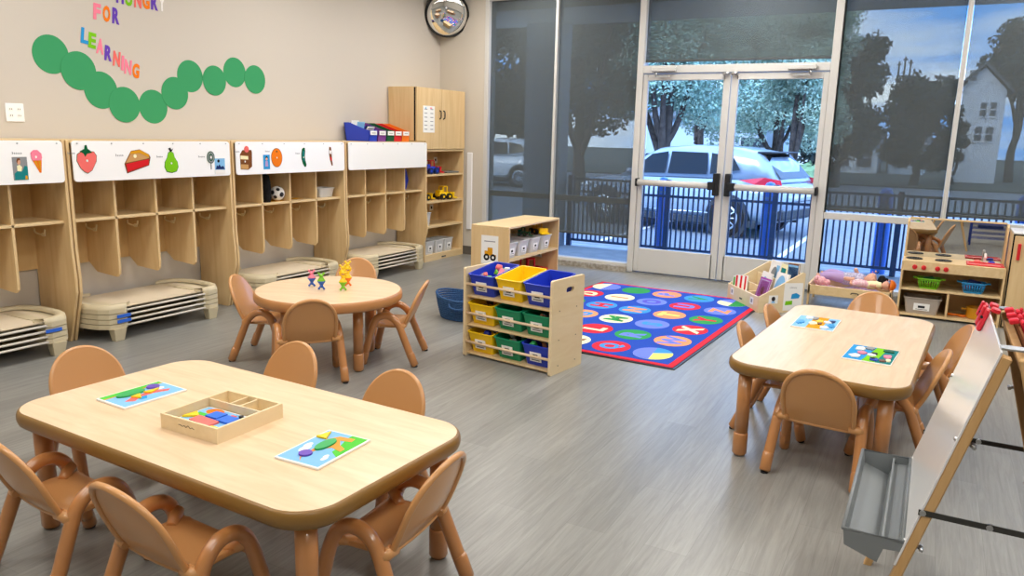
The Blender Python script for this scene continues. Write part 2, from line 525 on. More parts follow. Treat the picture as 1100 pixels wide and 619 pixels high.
# ceiling lights (the room's own lamps, plus an added row by the windows)
def troffer(x, y, e, label):
    t = thing('ceiling_light', label, 'ceiling light', (x, y, ZC - .02), 0, 'ceiling lights')
    fr = MB('white_board'); fr.box(-.32, .32, -.62, -.60, 0, .02); fr.box(-.32, .32, .60, .62, 0, .02); fr.box(-.32, -.30, -.6, .6, 0, .02); fr.box(.30, .32, -.6, .6, 0, .02)
    fr.build('light_frame', t)
    MB('lamp_lens').box(-.30, .30, -.60, .60, .008, .018).build('lamp_lens', t)
emit('lamp_lens', '#fff6e6', 3.0)
LIGHT_E = 25.0
for i, (x, y) in enumerate(((-3.9, .2), (-3.9, 2.6), (-3.9, 5.0), (-1.6, .2), (-1.6, 2.6), (-1.6, 5.0), (.9, .2), (.9, 2.6), (.9, 5.0), (-3.9, 6.9), (-1.6, 6.9), (.9, 6.9))):  # last three are added fill that lightens the corner by the windows
    troffer(x, y, 1, 'flush white ceiling light panel over the classroom')
    L = bpy.data.lights.new('panel_glow', 'AREA'); L.shape = 'RECTANGLE'; L.size = .6; L.size_y = 1.2; L.energy = LIGHT_E; L.color = (1.0, .97, .93)
    o = bpy.data.objects.new('panel_glow', L); COL.objects.link(o); o.location = (x, y, ZC - .03)
# ------------------------------------------------------------------ coat lockers along the left wall
XB = XL + .012                    # back of the furniture
XF = -4.86
mat('hook_wire', '#f6ebc8', .35, .5)
def side_poly(x_off=0.0):
    # outline in (x, z): straight front, bellying out low down, tapering to the floor
    return [(XB, 0), (-4.905, 0), (-4.80, .34), (-4.798, .43), (-4.812, .62), (-4.815, 1.318), (XB, 1.318)]
def locker(y0, y1, label):
    t = thing('coat_locker', label, 'coat locker', (0, y0, 0), 0, 'coat lockers along the left wall')
    Wd = y1 - y0
    for a in (0, Wd - .019):
        MB('maple_panel').prism(side_poly(), a, a + .019, 'y').build('side_panel', t, bevel=.003)
    MB('maple_back').box(XB, XB + .008, .019, Wd - .019, .46, 1.30).build('back_panel', t)
    MB('maple_shelf').box(XB + .008, XF + .025, .019, Wd - .019, 1.30, 1.318).build('top_panel', t)
    MB('maple_shelf').box(XB + .008, XF, .019, Wd - .019, .79, .808).build('cubby_shelf', t, bevel=.002)
    inner = Wd - .038
    for k in (1, 2, 3):
        y = .019 + inner * k / 4
        MB('maple_panel').prism([(XB + .008, .47), (XB + .10, .40), (XF - .03, .385), (XF - .005, .405), (XF, .44), (XF, 1.30), (XB + .008, 1.30)], y - .009, y + .009, 'y').build('divider', t, bevel=.002)
    for k in range(4):
        y = .019 + inner * (k + 1) / 4 - (.009 if k < 3 else 0)
        h = MB('hook_wire'); xh = -5.085
        h.tube(arc([(xh - .058, y - .030, .742), (xh - .052, y - .030, .716), (xh - .015, y - .012, .700), (xh + .015, y - .012, .700), (xh + .052, y - .030, .716), (xh + .058, y - .030, .742)], 5), .0055, 7)
        h.box(xh - .012, xh + .012, y - .014, y, .690, .712)
        h.build('coat_hook', t)
    b = MB('white_board')
    c = rrect(Wd - .05, .258, .022, 5, Wd / 2, 1.183)
    pts = [(p, q) for p, q in c]
    b.prism(pts, XF + .052, XF + .062, 'x'); bo = b.build('name_board', t, bevel=.002)
    for k in range(6):
        y = .06 + (Wd - .12) * k / 5
        MB('steel').tube([(XF + .061, y, 1.296), (XF + .065, y, 1.296)], .005, 8).build('screw', bo)
    return t
LOCK = [(1.655, 2.955, 'maple coat locker at the left edge, ice cream cone on its white board'),
        (2.965, 4.262, 'maple coat locker with a strawberry and a pear on its white board'),
        (4.272, 5.585, 'maple coat locker with a cake and an orange on its white board'),
        (5.595, 6.745, 'maple coat locker with a blank white board, next to the tall shelf')]
LOCK[3] = (5.595, 6.905, LOCK[3][2])
for a in LOCK: locker(*a)
BX = XF + .0625                   # face of the white boards
def cutout(name, label, y, z, polys, lift=.0015, cat='picture', group='food pictures on the locker boards'):
    """paper cut-out on a board: list of (material, outline in (y,z) about the centre)"""
    m = MB(); h = 0
    for mm, p in polys:
        m.mat(mm); m.prism(p, h, h + lift, 'x'); h += lift * .6
    o = m.build(name, loc=(BX, y, z)); return tag(o, label, cat, group)
def shiftp(p, dy, dz, s=1): return [(a * s + dy, b * s + dz) for a, b in p]
straw = [(0, -.078), (.03, -.06), (.062, -.005), (.066, .03), (.05, .055), (.02, .058), (0, .05), (-.03, .058), (-.06, .04), (-.066, .0), (-.045, -.045), (-.02, -.07)]
cutout('strawberry_cutout', 'pink strawberry cut-out on the white board of the second locker', 3.082, 1.187,
       [('k_darkgreen', shiftp(straw, 0, 0, 1.05)), ('k_salmon', straw), ('k_darkgreen', [(-.045, .06), (-.02, .045), (-.01, .025), (.005, .045), (.04, .05), (.025, .065), (.01, .075), (.005, .10), (-.008, .098), (-.012, .075)]), ('k_white', ellipse(.007, .008))])
cutout('pie_cutout', 'slice of pie cut-out with red filling on a white board', 3.444, 1.182,
       [('k_brown', [(-.10, -.02), (-.045, .065), (.02, .075), (.09, .04), (.10, .02), (.085, -.035), (-.085, -.085)]), ('k_tan', [(-.092, -.015), (-.045, .055), (.02, .066), (.085, .035), (.09, .015), (.0, .0)]),
        ('k_red', [(-.09, -.022), (0, -.005), (.085, .008), (.08, -.03), (-.08, -.075)]), ('k_mustard', [(-.06, .045), (-.045, .062), (.02, .072), (.092, .036), (.085, .022), (.02, .05)]), ('k_cream', ellipse(.012, .013, 12, -.02, .03))])
pear = [(.0, -.085), (.04, -.075), (.055, -.045), (.05, -.01), (.03, .02), (.022, .05), (0, .065), (-.022, .05), (-.03, .02), (-.05, -.01), (-.055, -.045), (-.04, -.075)]
cutout('pear_cutout', 'green pear cut-out on a white board', 3.709, 1.178, [('k_darkgreen', shiftp(pear, 0, 0, 1.05)), ('k_lime', pear), ('k_black', [(-.02, .085), (-.003, .06), (.005, .06), (.022, .085), (.004, .074), (0, .09)]), ('k_white', ellipse(.006, .007, 10, 0, -.02))])
cutout('lollipop_cutout', 'small grey-green lollipop cut-out beside a photo on a white board', 4.055, 1.195, [('k_black', [(-.003, -.09), (.003, -.09), (.003, 0), (-.003, 0)]), ('k_darkgreen', ellipse(.036, .046, 16)), ('k_grey', ellipse(.030, .040, 16)), ('k_darkgreen', ellipse(.020, .028, 12)), ('k_grey', ellipse(.013, .018, 12)), ('k_white', ellipse(.007, .008, 8))])
cone = [(-.028, .02), (-.03, .045), (-.012, .062), (.012, .062), (.034, .04), (.036, .015), (.03, .0), (-.024, .0)]
cutout('ice_cream_cutout', 'pink ice cream cone cut-out on the white board of the leftmost locker', 2.760, 1.195, [('k_orange', [(-.026, .01), (.034, .005), (.026, -.075), (.016, -.075)]), ('k_mustard', [(-.01, -.01), (.0, -.0), (.012, -.05), (.008, -.05)]), ('k_mustard', [(.012, -.0), (.026, -.0), (.022, -.055), (.018, -.055)]), ('k_pink', cone), ('k_white', ellipse(.006, .008, 8, .0, .02))])
cutout('cake_cutout', 'square cake slice cut-out with a cherry on a white board', 4.396, 1.178, [('k_brown', [(-.06, .035), (-.035, .068), (.055, .07), (.062, .05), (.058, -.06), (.02, -.085), (-.058, -.08)]), ('k_tan', [(-.057, .03), (.02, .025), (.02, -.08), (-.055, -.077)]), ('k_cream', [(-.057, .0), (.02, -.004), (.02, .02), (-.057, .026)]), ('k_brown', [(-.057, -.04), (.02, -.044), (.02, -.008), (-.057, -.004)]), ('k_salmon', ellipse(.024, .026, 14, .005, .075)), ('k_white', ellipse(.006, .008, 8, -.015, -.02))])
cutout('orange_cutout', 'round orange cut-out on the third locker board', 4.722, 1.183, [('k_brown', ellipse(.062, .078, 22)), ('k_orange', ellipse(.058, .074, 22)), ('k_brown', ellipse(.01, .007, 8, 0, .05)), ('k_white', ellipse(.006, .007, 8))])
cutout('pickle_cutout', 'curved dark green pickle cut-out on the third locker board', 5.035, 1.182, [('k_darkgreen', [(.0, .082), (-.02, .07), (-.028, .03), (-.028, -.01), (-.012, -.055), (.008, -.082), (.026, -.08), (.03, -.06), (.018, -.03), (.012, .01), (.018, .05), (.015, .078)]), ('k_teal', [(-.004, .06), (-.014, .04), (-.014, -.005), (0, -.04), (.006, -.03), (0, 0), (.004, .05)]), ('k_white', ellipse(.005, .007, 8, -.004, .0))])
cutout('sausage_cutout', 'thin brown and white food cut-out at the right of the third locker board', 5.370, 1.186, [('k_brown', [(-.012, .085), (.01, .08), (.018, .03), (.02, -.03), (.03, -.08), (.016, -.085), (-.006, -.03), (-.018, .03)]), ('k_white', [(-.012, .055), (.012, .05), (.012, .02), (-.014, .025)]), ('k_red', [(-.01, -.005), (.016, -.01), (.02, -.04), (-.0, -.035)])])
def photo(label, y, z, w, h, polys):
    m = MB('paper_white'); m.prism(rrect(w, h, .002, 1), 0, .001, 'x'); k = .001
    for mm, p in polys: m.mat(mm); m.prism([(a * w, b * h) for a, b in p], k, k + .0004, 'x'); k += .0003
    tag(m.build('photo_print', loc=(BX, y, z)), label, 'photo', 'photos on the locker boards')
R1 = [(-.48, -.48), (.48, -.48), (.48, .48), (-.48, .48)]
photo('colour photo of a child in teal clothes beside the ice cream cone', 2.663, 1.148, .09, .142, [('k_grey', R1), ('k_teal', [(-.4, -.48), (.48, -.48), (.48, .08), (.3, .12), (.1, -.12), (-.2, -.1), (-.4, -.2)]), ('k_cream', [(-.2, -.1), (.05, -.12), (.12, .06), (-.02, .16), (-.2, .12)]), ('k_skin', ellipse(.12, .12, 12, -.08, .28)), ('k_brown', [(-.22, .3), (-.16, .42), (0, .44), (.04, .36), (-.1, .34), (-.18, .22)]), ('k_mustard', [(.25, -.45), (.45, -.45), (.4, -.3), (.28, -.3)])])
photo('pale blue photo with dark figures beside the lollipop', 4.137, 1.128, .10, .12, [('k_sky', R1), ('k_navy', [(-.4, -.2), (-.3, .05), (-.15, .0), (-.05, .12), (.1, -.05), (.3, .02), (.45, -.2)]), ('k_black', ellipse(.12, .1, 10, -.12, .32)), ('k_white', [(-.48, -.48), (.48, -.48), (.48, -.25), (-.48, -.22)])])
photo('narrow blue photo beside the orange cut-out', 4.609, 1.150, .074, .122, [('k_cyan', R1), ('k_skin', ellipse(.16, .1, 10, 0, .2)), ('k_black', [(-.18, .2), (-.1, .36), (.12, .38), (.2, .22), (0, .3)]), ('k_lilac', [(-.22, -.3), (.2, -.3), (.16, .06), (-.16, .06)])])
# hand-lettered name lines, too small to read: a row of pen strokes
def nameline(label, y, z, w):
    m = MB('ink_grey'); n = 5; x = -w / 2
    for k in range(n):
        hgt = .011 if k else .016
        m.box(0, .0008, x, x + w / n * .25, -.006, hgt - .006); m.box(0, .0008, x, x + w / n * .72, hgt * .35 - .006, hgt * .35 - .003); x += w / n
    tag(m.build('name_lettering', loc=(BX, y, z)), label, 'lettering', 'pencilled names on the locker boards')
for l_, y, z, w in (('grey pencilled name above the photo on the leftmost locker', 2.655, 1.238, .06), ('grey pencilled name left of the strawberry', 2.985, 1.235, .05), ('grey pencilled name left of the pie', 3.315, 1.218, .06), ('grey pencilled name left of the pear', 3.62, 1.205, .05),
                    ('grey pencilled name left of the lollipop', 3.975, 1.20, .06), ('grey pencilled name left of the cake', 4.31, 1.235, .055), ('grey pencilled name above the blue photo', 4.625, 1.235, .05), ('grey pencilled name left of the pickle', 4.965, 1.215, .05)):
    nameline(l_, y, z, w)

# ------------------------------------------------------------------ stacked cots
def cot(legs, rim):
    t = thing('cot', '', 'cot', (0, 0, 0)); Lh, D = .51, .54      # length along y, depth along x, front at x = 0
    for sg in (-1, 1):
        def outline(s=1.0, y_in=.0):
            o = [(-.02, sg * (Lh - .20))]
            for k in range(9):
                a = k / 8 * PI
                o.append((-D / 2 + D / 2 * math.cos(a), sg * (Lh - .17 + .17 * math.sin(a) ** .55)))
            o.append((-D + .02, sg * (Lh - .20)))
            return o
        e = MB('cot_plastic'); e.prism(outline(), .0, .030, 'z')
        o = outline(); inn = [(x * .86 - .04, y - sg * .05) for x, y in o]
        n = len(o); v = [(x, y, .030) for x, y in o] + [(x * .985 - .005, y - sg * .006, .058) for x, y in o] + [(x, y, .058) for x, y in inn] + [(x, y, .036) for x, y in inn]
        f = []
        for r in range(3):
            for k in range(n - 1): f.append([r * n + k, r * n + k + 1, (r + 1) * n + k + 1, (r + 1) * n + k])
        if rim: e.add(v, f, True)
        e.build('end_cap', t)
        for x in ((-.035, -D + .06) if legs else ()):
            e = MB('cot_plastic'); y = sg * (Lh - .13)
            e.v = []; q = .045 if x > -.2 else .04
            e.add([(x - .03, y - q, 0), (x + .035, y - q, 0), (x + .035, y + q, 0), (x - .03, y + q, 0), (x - .02, y - q * .7, -.085), (x + .022, y - q * .7, -.085), (x + .022, y + q * .7, -.085), (x - .02, y + q * .7, -.085)],
                  [(0, 1, 2, 3), (4, 5, 6, 7), (0, 1, 5, 4), (1, 2, 6, 5), (2, 3, 7, 6), (3, 0, 4, 7)])
            e.build('leg', t)
    for x in (-.018, -D + .018):
        MB('white_tube').tube([(x, -Lh + .19, .012), (x, Lh - .19, .012)], .0075, 8).build('side_tube', t)
    s = MB('cot_sheet')
    s.grid(lambda u, v: (-(.022 if rim else .07) - (D - (.044 if rim else .12)) * v, (u - .5) * 2 * (Lh - .10), .033 - .012 * math.sin(PI * v) ** .6 * math.sin(PI * u) ** .4), 12, 8)
    s.grid(lambda u, v: (-(.022 if rim else .07) - (D - (.044 if rim else .12)) * v, (u - .5) * 2 * (Lh - .10), .027 - .012 * math.sin(PI * v) ** .6 * math.sin(PI * u) ** .4), 12, 8)
    s.build('cot_sheet', t)
    return t
protos = {}
names = ['bottom cot', 'second cot from the bottom', 'third cot from the bottom', 'topmost cot']
for (yc, where, tape) in ((2.335, 'of the stack under the leftmost locker', {2: 1}), (3.505, 'of the stack under the strawberry locker', {1: -1, 2: -1}),
                          (4.86, 'of the stack under the cake locker', {}), (6.19, 'of the stack beside the tall corner shelf', {})):
    for k in range(4):
        lab = 'beige plastic cot, ' + names[k] + ' ' + where
        kind = (k == 0, k == 3)
        if kind not in protos: c = protos[kind] = cot(*kind); fresh = True
        else: c = again(protos[kind], lab, (0, 0, 0)); fresh = False
        if not fresh:
            for ch in list(c.children):
                if ch.name.startswith('name_tape'): bpy.data.objects.remove(ch)
        tag(c, lab, 'cot', 'stacked cots under the lockers')
        c.location = (-4.648, yc, .086 + .0345 * k)
        if k in tape:
            sg = tape[k]
            tp = MB('blue_tape').box(.0005, .0025, sg * .35 - .05, sg * .35 + .05, .004, .026); o = tp.build('name_tape', c); o['label'] = 'blue tape label'
# ------------------------------------------------------------------ toys used more than once
def loader(name, label, cat, loc, rz, body, wheels='p_black', bucket=None, s=1.0, group=None, cabc=None):
    t = thing(name, label, cat, loc, rz, group)
    b = MB(body)
    b.box(-.055 * s, .035 * s, -.03 * s, .03 * s, .022 * s, .05 * s, .006 * s); b.box(-.055 * s, -.02 * s, -.028 * s, .028 * s, .05 * s, .066 * s, .005 * s)
    b.build('body', t)
    c = MB(cabc or body); c.box(-.018 * s, .022 * s, -.026 * s, .026 * s, .088 * s, .095 * s, .003 * s)
    for x in (-.016, .018):
        for y in (-.023, .023): c.box((x - .003) * s, (x + .003) * s, (y - .003) * s, (y + .003) * s, .05 * s, .088 * s)
    c.build('cab', t)
    for x in (-.034, .026):
        for y in (-1, 1):
            w = MB(wheels); w.tf((x * s, y * .036 * s, .022 * s), (PI / 2, 0, 0)); w.lathe([(.008 * s, -.011 * s), (.022 * s, -.011 * s), (.022 * s, .011 * s), (.008 * s, .011 * s)], 16, False)
            w.mat(body); w.lathe([(.009 * s, -.012 * s), (.009 * s, .012 * s)], 10, False); w.build('wheel', t)
    for y in (-.024, .024): MB(body).box(.03 * s, .075 * s, (y - .004) * s, (y + .004) * s, .036 * s, .044 * s).build('lift_arm', t)
    k = MB(bucket or body)
    k.prism([(.07 * s, .05 * s), (.066 * s, .012 * s), (.10 * s, .004 * s), (.115 * s, .01 * s), (.108 * s, .014 * s), (.078 * s, .02 * s), (.082 * s, .05 * s)], -.038 * s, .038 * s, 'y'); k.build('bucket', t)
    return t
def clear_bin(label, loc, w, d, h, rz=0, group=None, m='clear_plastic', card=True, face='x'):
    t = thing('clear_bin', label, 'storage bin', loc, rz, group)
    MB(m).tub(w, d, h, .004, .84, .008, .02).build('bin_shell', t)
    if card:
        c = MB('paper_white'); x = w * .46 + .002
        c.box(x, x + .002, -d * .22, d * .22, h * .22, h * .66); c.mat('ink'); c.box(x + .002, x + .0025, -d * .1, d * .09, h * .38, h * .52); c.box(x + .002, x + .0025, -d * .16, d * .16, h * .28, h * .31)
        c.build('label_card', t)
    return t

# ------------------------------------------------------------------ tall shelf in the corner
HY0, HY1 = 6.925, 7.735
t = thing('tall_shelf', 'tall maple shelf with two cupboard doors on top, in the corner', 'shelf', (0, 0, 0))
XBk = XB
for a, b in ((6.925, 6.945), (7.70, 7.72)):
    MB('maple_panel').box(XBk, XF, a, b, .0, 1.235).build('side_panel', t, bevel=.002)
MB('maple_back').box(XBk, XBk + .008, 6.945, 7.70, .05, 1.23).build('back_panel', t)
for z in (.052, .372, .648, .945, 1.215):
    MB('maple_shelf').box(XBk + .008, XF - .002, 6.945, 7.70, z, z + .02).build('shelf_board', t)
kk = MB('maple_shelf').box(XF - .02, XF - .003, 6.945, 7.70, .0, .052).build('plinth', t)
MB('dark_metal').box(XF - .003, XF + .006, 7.27, 7.35, .02, .034, .003).build('plinth_pull', kk)
# upper cupboard, reaching over the end of the lockers
c = MB('maple_panel').box(XBk, XF - .02, 6.755, 7.72, 1.325, 1.885); c.box(XBk, XF - .02, 6.925, 7.72, 1.238, 1.325)
c.build('cupboard_body', t)
for i, (a, b) in enumerate(((6.775, 7.236), (7.240, 7.718))):
    lo = 1.325 if i == 0 else 1.238
    d = MB('maple_panel').box(XF - .012, XF + .006, a, b, 1.325 if i == 0 else 1.24, 1.884)
    if i == 0: d.box(XF - .012, XF + .006, 6.93, b, 1.24, 1.325)
    d_ = d.build('door', t)
    h = MB('black_rubber'); yy = 7.236 - .035 if i == 0 else 7.240 + .035
    h.tube(arc([(XF + .006, yy, 1.565), (XF + .025, yy, 1.575), (XF + .028, yy, 1.61), (XF + .025, yy, 1.645), (XF + .006, yy, 1.655)], 5), .006, 8)
    h.build('handle', d_)
MB('void').box(XF - .020, XF - .013, 6.76, 7.716, 1.33, 1.88).build('door_gap', t)  # near-black sheet painting the shade in the gaps round the doors
m = MB('paper_white').box(0, .001, -.108, .108, -.140, .140)
m.mat('ink_grey')
for r in range(6):
    for cc in (-1, 1):
        m.box(.001, .0014, cc * .055 - .028, cc * .055 + .026, .10 - r * .042, .108 - r * .042)
m.mat('k_sky'); m.box(.001, .0014, -.07, -.05, .105, .125); m.mat('k_pink'); m.box(.001, .0014, .02, .06, .112, .124)
tag(m.build('notice_sheet', loc=(XF + .0065, 6.995, 1.557)), 'white printed sheet taped to the left cupboard door', 'notice')
# things on its shelves
def card_tag(label, x, y, z, w=.07, h=.07):
    m = MB('paper_white').box(0, .001, -w / 2, w / 2, -h / 2, h / 2); m.mat('ink'); m.box(.001, .0014, -w * .2, w * .22, -h * .2, h * .22)
    tag(m.build('picture_card', loc=(x, y, z)), label, 'label', 'small picture cards stuck inside the shelves')
card_tag('small picture card on back of the shelf with the red toy', XBk + .009, 7.63, 1.10)
card_tag('small picture card at upper left of the yellow loader shelf', XF - .30, 7.10, .905)
card_tag('small picture card above the empty shelf', XBk + .009, 7.55, .545)
loader('toy_truck', 'red and blue toy truck on the tall shelf', 'toy truck', (-4.96, 7.17, .9655), 1.45, 'p_blue', 'p_navy', 'p_red', 1.6, None, 'p_red')
tq = MB('p_red'); tq.lathe([(.03, 0), (.045, .02), (.04, .10), (.02, .13), (.0, .14)], 14)
tag(tq.build('toy_cone', loc=(-4.98, 6.995, .9655)), 'red rounded toy at left of the red and blue truck', 'toy')
ty = MB('tray_grey').tub(.13, .26, .018, .004, .95, .006, .01)
tag(ty.build('flat_tray', loc=(-4.96, 7.545, .9655)), 'flat grey tray lying on the tall shelf', 'tray')
loader('toy_loader', 'yellow toy loader with black wheels on the tall shelf', 'toy truck', (-5.03, 7.11, .6685), 1.5, 'p_yellow', 'p_black', None, 1.55)
loader('toy_loader', 'yellow toy digger with bucket, right of the other loader on the tall shelf', 'toy truck', (-4.95, 7.42, .6685), 1.35, 'p_yellow', 'p_black', 'p_yellow', 1.6)
clear_bin('clear bin alone on third shelf of the tall shelf', (-5.0, 7.05, .3925), .19, .15, .15, card=False)
for i, y in enumerate((7.075, 7.27, 7.455)):
    clear_bin('clear labelled bin at bottom of the tall shelf, ' + ('nearest the lockers', 'middle of three', 'nearest the windows')[i], (-4.98, y, .0725), .20, .165, .15, group='clear bins on the tall shelf bottom')
# book bins on the last locker
for i, (y, c_, nm) in enumerate(((6.07, 'blue', 'blue'), (6.21, 'violet', 'purple'), (6.345, 'darkgreen', 'green'), (6.47, 'red', 'red'), (6.60, 'orange', 'orange'))):
    t = thing('book_bin', nm + ' plastic book bin standing on the locker top', 'book bin', (-4.87, y, 1.3185), 0, 'book bins on the locker beside the cupboard')
    w = .062; pr = [(-.005, 0), (-.285, 0), (-.315, .178), (-.25, .178), (-.06, .118), (0.006, .105)]
    b = MB('p_' + c_)
    for s_ in (-w, w - .004): b.prism(pr, s_, s_ + .004, 'y')
    b.box(-.29, -.004, -w, w, 0, .004)
    b.add([(-.005, -w, 0), (-.005, w, 0), (.006, w, .105), (.006, -w, .105), (-.009, -w, 0), (-.009, w, 0), (.002, w, .105), (.002, -w, .105)], [(0, 1, 2, 3), (4, 7, 6, 5), (0, 3, 7, 4), (1, 5, 6, 2), (3, 2, 6, 7), (0, 4, 5, 1)])
    b.add([(-.285, -w, 0), (-.285, w, 0), (-.315, w, .178), (-.315, -w, .178), (-.281, -w, 0), (-.281, w, 0), (-.311, w, .178), (-.311, -w, .178)], [(0, 1, 2, 3), (4, 7, 6, 5), (0, 3, 7, 4), (1, 5, 6, 2), (3, 2, 6, 7), (0, 4, 5, 1)])
    b.build('bin_shell', t)
    l = MB('paper_white'); l.box(.006, .008, -.05, .05, .062, .102); l.mat('ink_grey'); l.box(.008, .0084, -.03, .03, .078, .084); l.build('label_card', t)
    if i == 0:
        for q, (cm, dx, hh, rr) in enumerate((('k_white', -.24, .20, .1), ('k_sky', -.19, .19, .25), ('k_navy', -.12, .17, .5), ('k_white', -.10, .16, .55))):
            o = MB(cm).box(-.005, .005, -.052, .052, 0, hh - .01, .001); o.mat('paper_white'); o.box(-.004, .004, -.05, .0525, .003, hh - .013)
            ob = o.build('picture_book', loc=(-4.87 + dx, y, 1.3285), rot=(0, rr, 0)); tag(ob, ('white', 'light blue', 'dark navy', 'slim white')[q] + ' book leaning in the blue book bin', 'book', 'books in the blue book bin')

# things in the lockers
def soccer():
    m = MB('p_white').ball((0, 0, 0), .062, 24)
    m.mat('p_black')
    for dx, dy, dz, r in ((1, -.1, -.1, .024), (.62, -.45, .6, .018), (.55, .6, -.45, .016), (.3, .2, .93, .018), (.4, -.75, -.4, .017), (.55, .65, .5, .016), (.1, -.95, .2, .02)):
        d = Vector((dx, dy, dz)).normalized(); u = d.orthogonal().normalized(); w_ = d.cross(u)
        c = [tuple(d * .063 + u * r * math.cos(a) * 1.0 + w_ * r * math.sin(a)) for a in [2 * PI * k / 7 for k in range(7)]]
        c = [tuple(Vector(p).normalized() * .0632) for p in c]
        m.add(c + [tuple(d * .0640)], [[k, (k + 1) % 7, 7] for k in range(7)])
    return m
tag(soccer().build('toy_ball', loc=(-4.94, 4.853, .8735)), 'white ball with black patches in a locker cubby', 'ball')
bag = MB('p_black'); bag.lathe([(.05, 0), (.06, .03), (.058, .15), (.045, .225), (.0, .242)], 14, ell=(1.1, .72))
noisy('black_cloth', '#1c1c1f', '#0f0f11', 60, .9); bag.mats[0] = MATS['black_cloth']
tag(bag.build('cloth_bag', loc=(-4.945, 4.716, .8085)), 'black cloth bag behind the black and white ball', 'bag')
tag(MB('k_mustard').box(-.07, .07, -.12, .12, 0, .002).build('paper_sheet', loc=(-4.99, 4.82, .8082)), 'orange paper under the black and white ball', 'paper')
tag(MB('k_mustard').box(-.05, .05, -.10, .10, 0, .002).build('paper_sheet', loc=(-5.02, 5.10, .8082)), 'orange paper in the empty cubby under the pickle', 'paper')
b_ = clear_bin('clear box with something blue inside, in a locker cubby', (-4.99, 5.45, .8085), .15, .20, .085, card=False)
tag(MB('p_blue').box(-.04, .04, -.05, .045, 0, .05, .01).build('toy_block', loc=(-4.99, 5.42, .8135)), 'blue block inside the clear box', 'toy')
o = MB('p_blue').prism([(0, 0), (.15, 0), (.19, .10), (.15, .22), (0, .23)], -.004, .004, 'x')
tag(o.build('folder', loc=(-5.02, 6.655, .8085), rot=(0, 0, .0)), 'blue folder standing in the last locker cubby', 'folder')

# ------------------------------------------------------------------ wall pieces on the left wall
for i, (y, z, r) in enumerate(((3.165, 1.864, .125), (3.347, 1.774, .128), (3.50, 1.654, .128), (3.673, 1.562, .126), (3.909, 1.558, .124), (4.105, 1.667, .122), (4.255, 1.805, .122), (4.487, 1.788, .118), (4.70, 1.869, .120), (4.916, 1.827, .118))):
    m = MB('paper_green').prism(ellipse(r * .98, r, 40), 0 if i % 2 == 0 else .0022, .0012 if i % 2 == 0 else .0034, 'x')
    o = m.build('hanging_paper_circle', loc=(XL + .001, y, z))
    tag(o, 'green paper circle on the wall, ' + ('far left end of the row', 'second from left', 'third from left', 'fourth from left', 'fifth from left, lowest of the row', 'sixth from left', 'seventh from left', 'eighth from left', 'ninth from left', 'far right end of the row')[i], 'paper circle', 'green paper circles on the beige wall')
LET = [('L', 3.412, 2.01, 'k_cyan', 'pale blue'), ('E', 3.463, 1.985, 'k_lime', 'lime'), ('A', 3.518, 1.952, 'k_pink', 'pink'), ('R', 3.576, 1.911, 'k_purple', 'purple'), ('N', 3.637, 1.879, 'k_salmon', 'coral'),
       ('I', 3.681, 1.854, 'k_pink', 'pink'), ('N', 3.722, 1.829, 'k_pink', 'pink'), ('G', 3.783, 1.808, 'k_orange', 'orange')]
def letter(ch, y, z, mt, label, tilt=.14, h=.105, w=None):
    m = MB(mt); c_, s_ = math.cos(tilt), math.sin(tilt)
    put_text(m, ch, h, (0, 0, 0), (0, c_, -s_), (0, s_, c_), (1, 0, 0), .002, .045, width=w)
    tag(m.build('hanging_letter', loc=(XL + .0015, y, z)), label, 'letter', 'paper letters on the beige wall')
for i, (ch, y, z, mt, cn) in enumerate(LET):
    letter(ch, y, z, mt, '%s letter %s of LEARNING, %s' % (cn, ch, ('first letter', 'second letter', 'third letter', 'fourth letter', 'first N', 'sixth letter', 'second N', 'last letter')[i]), w=.02 if ch == 'I' else .055)
for i, (ch, y, z, mt, cn) in enumerate((('F', 3.515, 2.182, 'k_pink', 'pink'), ('O', 3.585, 2.177, 'k_orange', 'orange'), ('R', 3.655, 2.172, 'k_purple', 'purple'))):
    letter(ch, y, z, mt, '%s letter %s in the word FOR' % (cn, ch), .10, .11, .055)
for i, (ch, y, z, mt, cn) in enumerate((('H', 3.697, 2.318, 'k_purple', 'purple'), ('U', 3.765, 2.31, 'k_lime', 'lime'), ('N', 3.837, 2.308, 'k_salmon', 'coral'), ('G', 3.905, 2.31, 'k_orange', 'orange'), ('R', 3.975, 2.312, 'k_purple', 'violet'), ('Y', 4.038, 2.314, 'k_white', 'white'))):
    letter(ch, y, z, mt, '%s letter %s of HUNGRY, cut off by the top edge' % (cn, ch), .05, .11, .058)
p = thing('wall_outlet', 'white four-socket outlet plate on the beige wall', 'outlet', (XL + .001, 2.897, 1.479))
MB('white_board').box(0, .006, -.058, .058, -.058, .058, .003).build('cover_plate', p)
for y in (-.025, .025):
    for z in (-.02, .02):
        q = MB('paper_white'); q.prism(ellipse(.015, .014, 12, y, z), .006, .008, 'x'); q.mat('ink'); q.box(.008, .0085, y - .007, y - .004, z - .003, z + .006); q.box(.008, .0085, y + .004, y + .007, z - .003, z + .006)
        q.build('socket', p)
